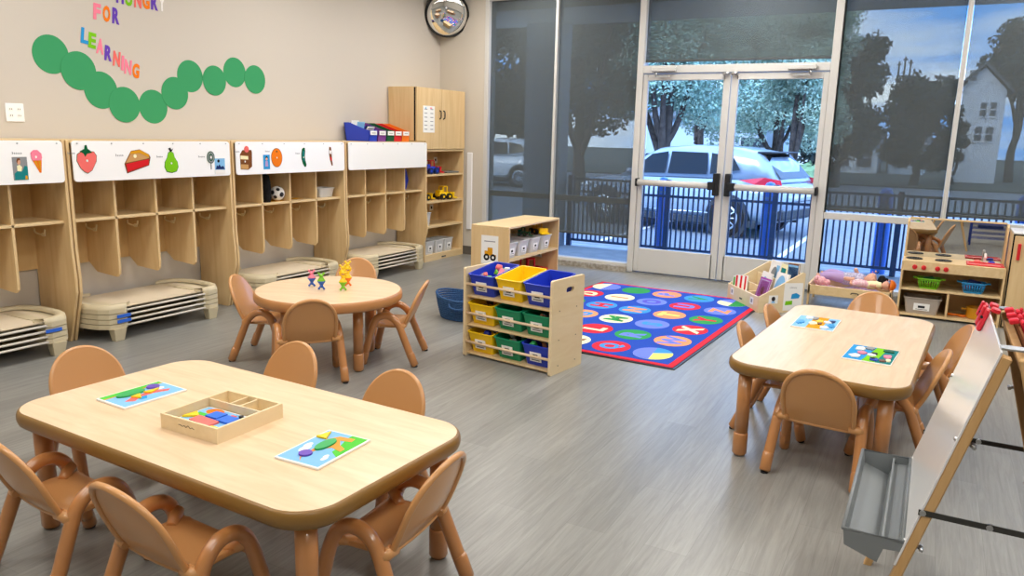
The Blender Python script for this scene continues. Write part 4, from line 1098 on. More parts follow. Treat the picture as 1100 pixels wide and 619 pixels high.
for i, ch in enumerate(seq):
    col, row = i // 6, i % 6
    x = (col - 2) * .301 - .036; y = (row - 2.5) * .388
    rx, ry = .130, .148
    if ch[0] == '#':
        rug.mat('rug_cream'); rug.prism(ellipse(rx, ry, 30, x, y), .0122, .0132, 'z')
        for (a0, a1, mt) in {'#TL': ((-90, 90, 'rug_peri'),), '#TR': ((-90, 90, 'rug_green'), (90, 160, 'rug_peri')), '#BR': ((100, 280, 'rug_peri'), (30, 100, 'rug_sky'), (-80, 30, 'rug_yellow')), '#BL': ((90, 270, 'rug_sky'),)}[ch]:
            rug.mat(mt); rug.prism([(x, y)] + [(x + rx * math.cos(math.radians(a0 + (a1 - a0) * k / 14)), y + ry * math.sin(math.radians(a0 + (a1 - a0) * k / 14))) for k in range(15)], .0132, .0137, 'z')
        continue
    a, b = cc[ch]
    rug.mat('rug_' + a); rug.prism(ellipse(rx, ry, 30, x, y), .0122, .0132, 'z')
    rug.mat('rug_' + b); put_text(rug, ch, .165, (x, y, .0132), (0, 1, 0), (-1, 0, 0), (0, 0, 1), .0006, .05)
tag(rug.build('alphabet_rug', loc=(-2.043, 5.7872, 0), rot=(0, 0, -.0404)), 'blue rug with coloured letter discs and a red border', 'rug')
# ------------------------------------------------------------------ book box
bb = thing('book_box', 'low birch book box with slanted sides standing by the glass doors', 'book box', (-1.554, 7.017, 0), -.931)
bw, bd_ = .624, .40
pr = [(0, 0), (bd_, 0), (bd_, .335), (bd_ - .02, .345), (0, .135)]
for x in (0, bw - .014): MB('birch_ply').prism(pr, x, x + .014, 'x').build('side_panel', bb, bevel=.002)
MB('birch_ply').box(.014, bw - .014, 0, .014, 0, .135, .002).build('front_panel', bb)
MB('birch_ply').box(.014, bw - .014, bd_ - .014, bd_, 0, .33, .002).build('back_panel', bb)
MB('birch_ply').box(.014, bw - .014, .014, bd_ - .014, .01, .022).build('bottom_board', bb)
for y, z in ((.135, .175), (.265, .245)): MB('birch_ply').box(.014, bw - .014, y, y + .01, .022, z, .002).build('divider', bb)
d_ = MB('birch_ply').box(bw / 2 - .006, bw / 2 + .006, .014, .135, .022, .125, .002); d_.build('divider', bb)
pl = MB('dark_metal'); pl.box(bw * .42, bw * .5, -.003, 0, .045, .06, .001); pl.build('maker_badge', bb)
for x in (.10, .50):
    m = MB('paper_white'); m.box(x - .03, x + .03, -.0018, 0, .05, .11); m.mat('ink_grey'); m.box(x - .012, x + .012, -.0024, -.0018, .065, .095); m.build('label_card', bb)
m = MB('paper_white'); m.box(bw, bw + .0018, .09, .17, .08, .15); m.mat('ink'); m.prism(ellipse(.017, .02, 12, .13, .12), bw + .0018, bw + .0024, 'x'); m.mat('k_sky'); m.box(bw + .0018, bw + .0026, .115, .145, .085, .10); m.build('label_card', bb)
m = MB('paper_white'); m.box(bw, bw + .002, .22, .385, .02, .255); m.mat('ink_grey'); put_text(m, 'Library', .02, (bw + .0021, .30, .215), (0, 1, 0), (0, 0, 1), (1, 0, 0), .0004)
m.mat('k_cyan'); m.prism([(.285, .12), (.355, .125), (.365, .15), (.33, .17), (.29, .16)], bw + .002, bw + .0027, 'x'); m.mat('k_lime'); m.prism([(.235, .065), (.30, .07), (.30, .105), (.24, .10)], bw + .002, bw + .0027, 'x')
sg = m.build('library_sign', bb)
Mb = Matrix.Translation((-1.554, 7.017, 0)) @ Matrix.Rotation(-.931, 4, 'Z')
def book(label, x, y, z, w, h, th, mt, art, lean, yaw=0.0):
    M = Mb @ Matrix.Translation((x, y, z)) @ Matrix.Rotation(yaw, 4, 'Z') @ Matrix.Rotation(-lean, 4, 'X')
    t = thing('picture_book', label, 'book', M.to_translation(), rot=M.to_euler(), group='picture books in the book box')
    c = MB(mt); c.box(-w / 2, w / 2, 0, .0016, 0, h); c.box(-w / 2, w / 2, th - .0016, th, 0, h); c.box(-w / 2, -w / 2 + .0016, 0, th, 0, h)
    for mm, poly in art:
        c.mat(mm); c.prism([(a * w / 2, h / 2 + b * h / 2) for a, b in poly], -.0006, 0, 'y')
    c.build('cover', t)
    MB('paper_white').box(-w / 2 + .002, w / 2 - .003, .0017, th - .0017, .003, h - .003).build('pages', t)
sq = lambda a, b, c, d: [(a, b), (c, b), (c, d), (a, d)]
book('white and red striped book leaning at left in the book box', .125, .062, .030, .112, .20, .014, 'k_white', [('k_red', sq(-.9, -.95, -.6, .95)), ('k_red', sq(-.2, -.95, .1, .95)), ('k_red', sq(.5, -.95, .75, .95))], .15, .9)
book('green and white book beside the red striped one', .072, .062, .030, .105, .18, .012, 'k_white', [('k_leafgreen', sq(-.9, -.9, .2, .9))], .15, .9)
book('purple book with a small figure on the cover', .46, .072, .030, .165, .245, .012, 'k_plum', [('k_lilac', sq(-.85, -.88, .85, .88)), ('k_plum', sq(-.75, -.8, .75, .8)), ('k_brown', ellipse(.3, .3, 14, 0, .1)), ('k_grey', [(-.3, -.7), (.3, -.7), (.2, -.2), (-.2, -.2)])], .28, .10)
book('white book behind the purple one, with blue marks', .33, .152, .030, .18, .27, .012, 'k_white', [('k_sky', ellipse(.5, .4, 14, -.2, .3)), ('k_pink', sq(.1, -.6, .7, -.2))], .22)
book('pale teal book with an animal picture in a white border', .525, .185, .030, .17, .30, .014, 'k_white', [('k_sky', ellipse(.82, .85, 20)), ('k_orange', [(-.35, -.6), (.15, -.6), (.2, .1), (-.1, .3), (-.35, .0)])], .25, .12)
book('cream book with an orange cover picture at the back', .40, .285, .030, .19, .345, .014, 'k_cream', [('k_orange', ellipse(.4, .35, 14, .3, -.1)), ('k_teal', sq(-.85, .3, .0, .8))], .18)
book('light grey book at the far left of the back row', .20, .285, .030, .19, .35, .014, 'k_white', [('k_grey', ellipse(.6, .5, 14, 0, .2)), ('k_sky', sq(.2, .1, .8, .8))], .20)
book('dark blue book with a brown spine standing tallest in the box', .555, .315, .030, .10, .375, .02, 'k_brown', [('k_sky', sq(-.95, -.95, .95, .95)), ('k_navy', sq(-.9, .3, .9, .85))], .02, .5)

# ------------------------------------------------------------------ doll bed with two dolls
bx0, bx1, by0, by1 = -.885, -.215, 7.15, 7.56
bed = thing('doll_bed', 'low wooden doll bed under the window beside the toy kitchen', 'doll bed', ((bx0 + bx1) / 2, (by0 + by1) / 2, 0))
hw, hd = (bx1 - bx0) / 2, (by1 - by0) / 2
f = MB('maple_shelf').box(-hw, hw, -hd, -hd + .015, .095, .178, .003).build('front_rail', bed)
MB('dark_metal').tube(arc([(.02, -hd, .128), (.025, -hd - .006, .14), (.05, -hd - .008, .144), (.075, -hd - .006, .14), (.08, -hd, .128)], 4), .004, 6).build('rail_pull', f)
MB('maple_shelf').box(-hw, hw, hd - .015, hd, .095, .178, .003).build('back_rail', bed)
for x in (-hw, hw - .016):
    MB('maple_panel').prism([(-hd, 0), (-hd + .04, 0), (-hd + .05, .09), (hd - .05, .09), (hd - .04, 0), (hd, 0), (hd, .19), (-hd, .19)], x, x + .016, 'x').build('end_panel', bed)
MB('maple_shelf').box(-hw + .016, hw - .016, -hd + .015, hd - .015, .098, .110).build('bed_board', bed)
noisy('blanket', '#ead3d4', '#d99fb2', 60, .95, .3); noisy('blanket_dots', '#efe6da', '#b8a794', 55, .95, .3)
rr = random.Random(4)
m = MB('blanket'); 
m.grid(lambda u, v: (-hw + .03 + u * (2 * hw - .06), -hd + .025 + v * (2 * hd - .05), .142 + .013 * math.sin(9 * u + 2) * math.cos(7 * v + 1) + .006 * math.sin(23 * u + 11 * v) - .03 * (abs(v - .5) * 2) ** 4 - .02 * (abs(u - .5) * 2) ** 6), 30, 16)
m.grid(lambda u, v: (-hw + .03 + u * (2 * hw - .06), -hd + .025 + v * (2 * hd - .05), .1105), 2, 2)
m.build('blanket', bed)
def doll(label, loc, rot, top, legs_, hat=None, s=1.0):
    """baby doll lying on its back: length along local x, head at +x"""
    t = thing('baby_doll', label, 'doll', loc, rot=rot)
    mat('doll_skin', '#dba68c', .45, .4)
    me = bpy.data.meshes.new('body')
    J = {'hip': (0, 0, .03), 'chest': (.10, 0, .035), 'neck': (.145, 0, .036), 'head0': (.175, 0, .045), 'head1': (.222, 0, .05),
         'ls': (.125, .05, .04), 'le': (.075, .085, .06), 'lh': (.06, .07, .105), 'rs': (.125, -.05, .04), 're': (.07, -.085, .045), 'rh': (.02, -.10, .05),
         'lk': (-.075, .04, .06), 'lf': (-.15, .045, .035), 'rk': (-.08, -.04, .045), 'rf': (-.155, -.05, .035), 'lt': (-.158, .045, .062), 'rt': (-.165, -.05, .06)}
    E_ = [('hip', 'chest'), ('chest', 'neck'), ('neck', 'head0'), ('head0', 'head1'), ('chest', 'ls'), ('ls', 'le'), ('le', 'lh'), ('chest', 'rs'), ('rs', 're'), ('re', 'rh'), ('hip', 'lk'), ('lk', 'lf'), ('lf', 'lt'), ('hip', 'rk'), ('rk', 'rf'), ('rf', 'rt')]
    rad = {'hip': .034, 'chest': .040, 'neck': .024, 'head0': .052, 'head1': .055, 'ls': .020, 'le': .017, 'lh': .014, 'rs': .02, 're': .017, 'rh': .014, 'lk': .022, 'lf': .017, 'rk': .022, 'rf': .017, 'lt': .013, 'rt': .013}
    ks = list(J); me.from_pydata([tuple(c * s for c in J[k]) for k in ks], [(ks.index(a), ks.index(b)) for a, b in E_], [])
    me.materials.append(MATS['doll_skin']); me.materials.append(MATS[top]); me.materials.append(MATS[legs_])
    o = bpy.data.objects.new('body', me); COL.objects.link(o); o.parent = t
    sk = o.modifiers.new('skin', 'SKIN'); sk.use_smooth_shade = True
    for i, k in enumerate(ks):
        me.skin_vertices[0].data[i].radius = (rad[k] * s, rad[k] * s); me.skin_vertices[0].data[i].use_root = (k == 'hip')
    o.modifiers.new('sub', 'SUBSURF').levels = 2; o.modifiers['sub'].render_levels = 2
    for cl, mt, segs in (('shirt', top, (((-.0, 0, .032), (.06, 0, .036), (.14, 0, .038)), )), ('trousers', legs_, (((.02, 0, .032), (-.075, .04, .058), (-.135, .044, .04)), ((.02, 0, .032), (-.08, -.04, .046), (-.14, -.049, .038))))):
        c = MB(mt)
        for seg in segs:
            R = [.042, .047, .036] if cl == 'shirt' else [.040, .027, .024]
            c.tube([tuple(q * s for q in p) for p in arc(seg, 5)], [q * s for q in [R[0] + (R[1] - R[0]) * k / 5 for k in range(5)] + [R[1] + (R[2] - R[1]) * k / 5 for k in range(6)]], 12)
        if cl == 'shirt':
            for y in (-1, 1): c.tube([tuple(q * s for q in p) for p in arc([(.12, y * .03, .04), (.12, y * .055, .043), (.085, y * .078, .053)], 4)], .0225 * s, 10)
        c.build(cl, t)
    MB('doll_skin').ball((.205 * s, 0, .105 * s), (.007 * s, .007 * s, .008 * s), 8).build('nose', t)
    for y in (-1, 1):
        MB('doll_skin').ball((.20 * s, y * .054 * s, .05 * s), (.010 * s, .007 * s, .014 * s), 8).build('ear', t)
        MB('p_black').ball((.218 * s, y * .020 * s, .099 * s), .0050 * s, 8).build('eye', t)
    MB('p_salmon').ball((.186 * s, 0, .100 * s), (.004 * s, .011 * s, .003 * s), 8).build('mouth', t)
    hm = MB('k_black' if not hat else hat)
    if hat: hm.tf((.232 * s, 0, .05 * s), (0, PI / 2, 0)); hm.lathe([(.060 * s, -.012 * s), (.062 * s, 0), (.052 * s, .024 * s), (.024 * s, .046 * s), (0, .05 * s)], 18)
    else: hm.tf((.250 * s, 0, .036 * s)); hm.ball((0, 0, 0), (.030 * s, .050 * s, .048 * s), 14); hm.ball((.03 * s, .0, .02 * s), .012 * s, 10)
    hm.build('hat' if hat else 'hair', t)
    return t
noisy('print_top', '#d8d2e6', '#8a86a8', 90, .9)
doll('baby doll in lilac trousers lying on the doll bed', (-.63, 7.43, .178), (0, 0, -.10), 'print_top', 'k_lilac', None, 1.28)
doll('baby doll with orange-red cap at right end of the doll bed', (-.42, 7.245, .184), (0, 0, .08), 'k_cream', 'blanket', 'p_orange', .82)
noisy('plush_pink', '#f0c3c6', '#e08fa0', 70, .95, .3)
m = MB('plush_pink').ball((0, 0, .04), (.055, .045, .042), 14); m.ball((.055, .0, .03), (.03, .03, .03), 12); m.ball((-.03, .03, .065), (.018, .018, .022), 10); m.ball((-.03, -.03, .065), (.018, .018, .022), 10)
tag(m.build('plush_toy', loc=(-.80, 7.27, .163)), 'pink and white plush toy at the left end of the doll bed', 'plush toy')
# ------------------------------------------------------------------ toy kitchen
KX0, KX1, KY0, KY1 = -.165, .572, 7.09, 7.45
k = thing('play_kitchen', 'maple toy kitchen with mirror back, burners and red knobs', 'toy kitchen', ((KX0 + KX1) / 2, KY0, 0))
hw = (KX1 - KX0) / 2; D = KY1 - KY0
for x in (-hw, hw - .016): MB('maple_panel').prism([(0, 0), (D, 0), (D, .80), (D - .055, .80), (D - .075, .775), (D - .085, .475), (0, .475)], x, x + .016, 'x').build('side_panel', k, bevel=.002)
for z in (.018, .232): MB('maple_shelf').box(-hw + .016, hw - .016, .004, D - .01, z, z + .016, .001).build('shelf_board', k)
MB('maple_panel').box(-.012, .004, .006, D - .01, .034, .232).build('divider', k)
MB('maple_back').box(-hw + .016, hw - .016, D - .01, D - .004, .02, .47).build('back_panel', k)
MB('maple_shelf').box(-hw + .016, hw - .016, 0, .014, .395, .460, .001).build('apron', k)
ct = MB('maple_shelf').box(-hw + .0161, hw - .0161, 0, D - .004, .460, .476, .001).build('counter', k)
MB('maple_back').box(-hw + .016, hw - .016, D - .0035, D, .476, .80).build('backing_board', k)
MB('mirror_acrylic').box(-hw + .017, hw - .017, D - .010, D - .004, .477, .796).build('mirror_panel', k)
MB('maple_shelf').box(-hw + .016, hw - .016, D - .03, D, .796, .81, .001).build('top_trim', k)
for x in (-hw + .085, -hw + .30):
    b = MB('p_black')
    for r in (.022, .040, .058): b.tube([(x + r * 1.0 * math.cos(a), .17 + r * math.sin(a), .4785) for a in [2 * PI * q / 28 for q in range(28)]], .0058, 6, closed=True)
    b.build('burner', k)
for x in (-.271, -.205, -.105, -.045):
    c = MB('p_red'); c.tf((x - .03 + .03, 0, .430), (PI / 2, 0, 0)); c.lathe([(.019, 0), (.019, .012), (.015, .017), (0, .018)], 18); c.box(-.004, .004, -.017, .017, .015, .025, .002); c.build('knob', k)
sk = MB('p_red'); sx = .225
sk.box(sx - .13, sx + .13, .045, .065, .476, .486, .003); sk.box(sx - .13, sx + .13, .215, .235, .476, .486, .003); sk.box(sx - .13, sx - .112, .065, .215, .476, .486, .003); sk.box(sx + .112, sx + .13, .065, .215, .476, .486, .003); sk.box(sx - .112, sx + .112, .065, .215, .4762, .478)
sk.build('sink', k)
tp = MB('p_white'); tp.tube(arc([(sx, .255, .477), (sx, .255, .53), (sx, .235, .552), (sx, .205, .545), (sx, .195, .525)], 5), .010, 10); tp.build('tap', k)
for x, mt in ((sx - .05, 'p_salmon'), (sx + .05, 'p_blue')):
    q = MB(mt).tf((x, .250, .476)).lathe([(.024, 0), (.026, .014), (.016, .022), (0, .023)], 14); q.build('tap_knob', k)
def basket(label, x, z, mt, y=.10):
    t = thing('toy_basket', label, 'basket', ((KX0 + KX1) / 2 + x, KY0 + y, z))
    m = MB(mt); W, Dp, H = .165, .13, .082
    def ring(w, d, zz, r=.02): return [(a, b, zz) for a, b in rrect(w, d, r, 4)]
    n = len(ring(1, 1, 0)); 
    R = [ring(W * .78, Dp * .78, 0), ring(W * .81, Dp * .81, .014), ring(W * .95, Dp * .95, H - .016), ring(W, Dp, H)]
    v = sum(R, []); f = [list(range(n))[::-1]]
    for i in (0, 2): f += [[i * n + q, i * n + (q + 1) % n, (i + 1) * n + (q + 1) % n, (i + 1) * n + q] for q in range(n)]
    m.add(v, f)
    rp = [tuple(p) for p in ring(W + .008, Dp + .008, H)]; m.tube(rp, .0055, 6, closed=True)
    for sgn in (-1, 1):
        for q in range(8):
            x_ = (-.5 + (q + .5) / 8) * W * .78
            m.tube([(x_ * .98, sgn * Dp * .405, .014), (x_ * 1.17, sgn * Dp * .475, H - .016)], .0042, 6)
        for q in range(5):
            y_ = (-.5 + (q + .5) / 5) * Dp * .74
            m.tube([(sgn * W * .405, y_, .014), (sgn * W * .475, y_ * 1.17, H - .016)], .0042, 6)
    m.build('basket_body', t)
    for sgn in (-1, 1): MB(mt).box(sgn * (W / 2 + .018) - .018, sgn * (W / 2 + .018) + .018, -.035, .035, H - .004, H + .004, .003).build('handle', t)
    return t
basket('lime green slotted basket on the toy kitchen shelf', -.155, .2486, 'p_lime')
basket('sky blue slotted basket on the toy kitchen shelf', .165, .2486, 'p_cyan')
tag(MB('p_navy').tf((0, 0, 0), (0, .2, 0)).box(-.05, .05, -.035, .035, 0, .05, .012).build('toy_food', loc=((KX0 + KX1) / 2 + .165, KY0 + .10, .30)), 'dark blue toy in the sky blue basket', 'toy')
tag(MB('p_darkgreen').tf((0, 0, 0), (0, -.2, 0)).box(-.045, .045, -.03, .03, 0, .05, .014).build('toy_food', loc=((KX0 + KX1) / 2 - .155, KY0 + .10, .295)), 'dark green toy in the lime basket', 'toy')
tag(MB('p_red').lathe([(.05, 0), (.07, .01), (.085, .03), (.08, .03), (.065, .012), (0, .008)], 20).build('toy_plate', loc=((KX0 + KX1) / 2 + .17, KY0 + .245, .2486)), 'red toy plate behind the sky blue basket', 'toy plate')
t = clear_bin('grey-brown lidded bin on bottom shelf of the toy kitchen', ((KX0 + KX1) / 2 - .185, KY0 + .125, .0345), .20, .27, .135, -PI / 2, m='smoke_plastic')
pt_ = thing('toy_pot', 'yellow toy pot on bottom shelf of the toy kitchen', 'toy pot', ((KX0 + KX1) / 2 + .225, KY0 + .13, .0345))
m = MB('p_mustard'); m.lathe([(.078, 0), (.085, .012), (.085, .085), (.09, .09), (.082, .09), (.08, .085), (.08, .012), (0, .008)], 26); m.build('pot_body', pt_)
m = MB('p_mustard'); m.box(-.12, -.08, -.02, .02, .066, .076, .003); m.box(.08, .12, -.02, .02, .066, .076, .003); m.build('handle', pt_)
m = MB('p_orange'); m.tube([(-.06, 0, .012), (.02, .005, .012)], .009, 8); m.lathe([(0, .004), (.03, .004), (.032, .018), (.0, .014)], 12, c=(.045, .006))
tag(m.build('toy_spoon', loc=((KX0 + KX1) / 2 + .07, KY0 + .12, .034)), 'orange toy spoon left of the yellow pot', 'toy spoon')
# toy fridge
FX0, FX1 = .580, 1.02
fr = thing('toy_fridge', 'maple toy fridge with red handle beside the toy kitchen', 'toy fridge', ((FX0 + FX1) / 2, KY0, 0))
hw = (FX1 - FX0) / 2
MB('maple_panel').box(-hw, hw, .012, D, 0, .755).build('body', fr, bevel=.003)
MB('white_board').box(-hw, hw, 0.0, D, .7555, .772, .003).build('top_panel', fr)
d_ = MB('maple_panel').box(-hw + .014, hw - .014, -.006, .011, .02, .742, .002).build('door', fr)
MB('p_red').box(-hw + .04, -hw + .062, -.026, -.006, .555, .685, .004).build('handle', d_)
MB('void').box(-hw + .004, hw - .004, .006, .0115, .008, .752).build('door_gap', fr)  # dark sheet painting the shaded gap round the fridge door

# ------------------------------------------------------------------ easel: two boards leaning together
EX, EY0, EY1 = .215, 2.10, 2.74
t = thing('easel', 'double-sided wooden easel with white board and grey tray, right edge', 'easel', (EX, (EY0 + EY1) / 2, 0))
hy = (EY1 - EY0) / 2; top = .945; th = math.atan2(.255, .945)
for sgn in (-1, 1):
    side = t
    M0 = Matrix.Translation((sgn * .026, 0, top)) @ Matrix.Rotation(PI if sgn > 0 else 0, 4, 'Z')
    # local frame of one half: w down the slope, board face towards -x
    M = M0 @ Matrix.Rotation(th, 4, 'Y')          # local -z runs down-slope and outwards
    L = .982
    for y in (-hy, hy - .032):
        m = MB('beech_bar'); m.T = M; m.box(-.0, .024, y, y + .032, -L, -.012, .003); m.build('leg', t)
    for z in (-.035, -.60):
        m = MB('beech_bar'); m.T = M; m.box(0.002, .022, -hy + .032, hy - .032, z - .03, z, .002); m.build('cross_bar', t)
    m = MB('easel_board' if sgn < 0 else 'k_brown'); m.T = M; m.box(-.006, -.0005, -hy, hy, -.63, -.004, .001); bo = m.build('board', t); 
    for y in (-hy + .016, hy - .016):
        for z in (-.25, -.56):
            m = MB('steel'); m.T = M; m.tube([(-.010, y, z), (.036, y, z)], .006, 8); m.box(.030, .04, y - .014, y + .014, z - .005, z + .005, .002); m.build('wing_bolt', t)
    # clips along the top
    for y in ((.17, .25) if sgn < 0 else (-.20, -.12, -.04)):
        m = MB('clip_red'); m.T = M; m.box(-.020, -.007, y - .018, y + .018, -.062, .008, .004); m.box(-.0055, .018, y - .014, y + .014, .002, .016, .003); m.box(-.028, -.019, y - .008, y + .008, -.035, .012, .003)
        m.mat('p_black'); m.tube([(-.021, y - .018, -.02), (-.021, y + .018, -.02)], .004, 6); m.build('paper_clip', bo)
for y in (-hy + .05, hy - .05): MB('steel').box(-.03, .03, y - .02, y + .02, top - .004, top + .001).build('hinge', t)
for y, z in ((-hy + .0, .50), (hy - .004, .50)):
    m = MB('dark_metal'); xx = .026 + (top - z) * math.tan(th) + .0; m.box(-xx - .01, xx + .01, y - .003 if y < 0 else y, y if y < 0 else y + .003, z - .0075, z + .0075)
    m.mat('steel'); [m.tube([(x, y - .006, z), (x, y + .006, z)], .008, 8) for x in (-xx, 0, xx)]
    m.build('spreader_bar', t)
# grey tray hanging on the left half: shallow ledge against the board, deep trough outside
xt = -.026 - (top - .40) * math.tan(th)
def traymesh():
    m = MB('tray_grey'); zt = .405; y0, y1 = -hy + .005, hy - .02
    a0 = xt - .008; a1 = xt - .055; a2 = xt - .152      # wall side, ledge edge, outer edge
    pr_out = [(a0, zt), (a0, zt - .028), (a1 + .004, zt - .032), (a1 - .008, zt - .074), (a2 + .006, zt - .046), (a2, zt)]
    pr_in = [(a0 - .005, zt), (a0 - .005, zt - .022), (a1 + .002, zt - .025), (a1 - .012, zt - .068), (a2 + .011, zt - .041), (a2 + .005, zt)]
    n = len(pr_out)
    for pr, sh, fl in ((pr_out, 0, 0), (pr_in, .005, 1)):
        v = [(x, y0 + sh, z) for x, z in pr] + [(x, y1 - sh, z) for x, z in pr]
        m.add(v, [[i, i + 1, n + i + 1, n + i] for i in range(n - 1)] + [list(range(n)), list(range(n, 2 * n))[::-1]])
    # rim
    rimp = [(a0, y0, zt), (a2, y0, zt), (a2, y1, zt), (a0, y1, zt)]
    m.tube(rimp, .0055, 6, closed=True)
    m.box(a1 - .004, a1 + .002, y0 + .01, y1 - .01, zt - .03, zt - .004, .001)
    for q in (.012, .024, .034): m.box(a1 + q, a1 + q + .003, y0 + .04, y1 - .04, zt - .026, zt - .021)
    return m
tr = traymesh().build('paint_tray', t); tr['label'] = 'grey plastic paint tray'
m = MB('steel')
for y in (-hy + .05, hy - .06): m.ball((xt - .006, y, .398), .009, 10)
m.build('tray_screw', tr)

# blue wire rack standing out of the frame to the right; the toy kitchen's mirror shows it
t = thing('drying_rack', 'blue wire drying rack seen in the toy kitchen mirror', 'drying rack', (.78, 1.72, 0))
mat('rack_blue', '#2346a8', .4, .5)
for x in (-.24, .24):
    for y in (-.16, .16): MB('rack_blue').tube([(x, y, 0), (x, y, .95)], .012, 8).build('post', t)
for k_ in range(12):
    z = .10 + k_ * .07; m = MB('rack_blue')
    for y in (-.16, -.05, .05, .16): m.tube([(-.24, y, z), (.24, y, z)], .0035, 5)
    for x in (-.24, -.12, 0, .12, .24): m.tube([(x, -.16, z), (x, .16, z)], .0035, 5)
    m.build('wire_shelf', t)
tag(MB('p_navy').box(-.16, .16, -.12, .12, 0, .05, .01).build('art_tray', loc=(.78, 1.72, .244)), 'dark blue tray on the blue wire rack', 'tray')
# ------------------------------------------------------------------ outside
GZ = -.36
noisy('patio_concrete', '#a4a8ab', '#979b9e', 6, .9)
noisy('asphalt', '#777c82', '#6b7076', 9, .95)
noisy('street_asphalt', '#878c92', '#7b8086', 9, .95)
noisy('lawn', '#4d544d', '#414941', 14, .95)
struct(MB('patio_concrete').box(-14, 12, YB + .155, 9.55, -.25, -.012), 'ground_patio')
struct(MB('asphalt').box(-45, 40, 9.55, 24, GZ - .1, GZ), 'ground_parking')
struct(MB('street_asphalt').box(-70, 60, 24, 36, GZ - .12, GZ - .02), 'ground_street')
struct(MB('lawn').box(-90, 80, 36, 120, GZ - .12, GZ + .04), 'ground_lawn')
m = MB('white_board')
for x in range(-14, 12, 3): m.box(x - .05, x + .05, 12.3, 17, GZ, GZ + .004)
m.box(-14, 12, 11.15, 11.25, GZ, GZ + .004)
struct(m, 'trim_3')
# building outside: canopy soffit and a corner pier
struct(MB('frame_paint').box(-16, 14, YB + .25, 9.25, 2.79, 3.3), 'ceiling_canopy')
mat('pier_paint', '#9aa1a8', .7, .3)
struct(MB('pier_paint').box(-4.72, -4.25, 8.95, 9.28, -.02, 2.79), 'wall_pier')
# fence: panels between posts, each picket its own bar
mat('fence_navy', '#304e78', .45, .45); mat('bollard_blue', '#5c9bff', .42, .45)
FY = 9.32
def picket_mb(): return MB('fence_navy').box(-.0095, .0095, -.0095, .0095, .08, .85)
pm = None; gx = [-4.20, -2.88, -1.60, -.30, .98, 2.2]
wh = ['left end behind the corner shade', 'behind the left glass door', 'behind the right glass door', 'right of the doors, behind the toy kitchen', 'farthest right']
for i in range(5):
    x0, x1 = gx[i], gx[i + 1]
    t = thing('metal_fence', 'navy metal railing panel outside, ' + wh[i], 'fence', (x0, FY, 0), 0, 'navy railing outside the windows')
    for z in (.055, .70, .855): MB('fence_navy').box(.031, x1 - x0 - .031, -.016, .016, z, z + .03).build('rail', t)
    MB('fence_navy').box(-.03, .03, -.03, .03, -.012, .92, .004).build('post', t)
    n = int((x1 - x0) / .0625)
    for k_ in range(1, n):
        if pm is None: p = picket_mb().build('picket', t); pm = p
        else: p = pm.copy(); COL.objects.link(p); p.parent = t
        p.location = (x0 * 0 + (x1 - x0) * k_ / n, 0, 0)
b0 = None
for i, (x, lab) in enumerate(((-2.99, 'blue bollard seen through the left glass door'), (-1.695, 'blue bollard seen through the right glass door'), (-.455, 'blue bollard beside the toy kitchen, under the shade'), (.84, 'blue bollard behind the rightmost shade'))):
    if b0 is None:
        b0 = thing('bollard', lab, 'bollard', (x, 9.46, GZ), 0, 'blue bollards along the parking edge')
        MB('bollard_blue').lathe([(.075, 0), (.075, 1.20), (.068, 1.25), (.045, 1.29), (.0, 1.305)], 20).build('bollard_sleeve', b0)
        MB('k_sky').lathe([(.0765, 1.10), (.0765, 1.13)], 20, cap=False).build('band', b0)
    else: again(b0, lab, (x, 9.46, GZ), 0)

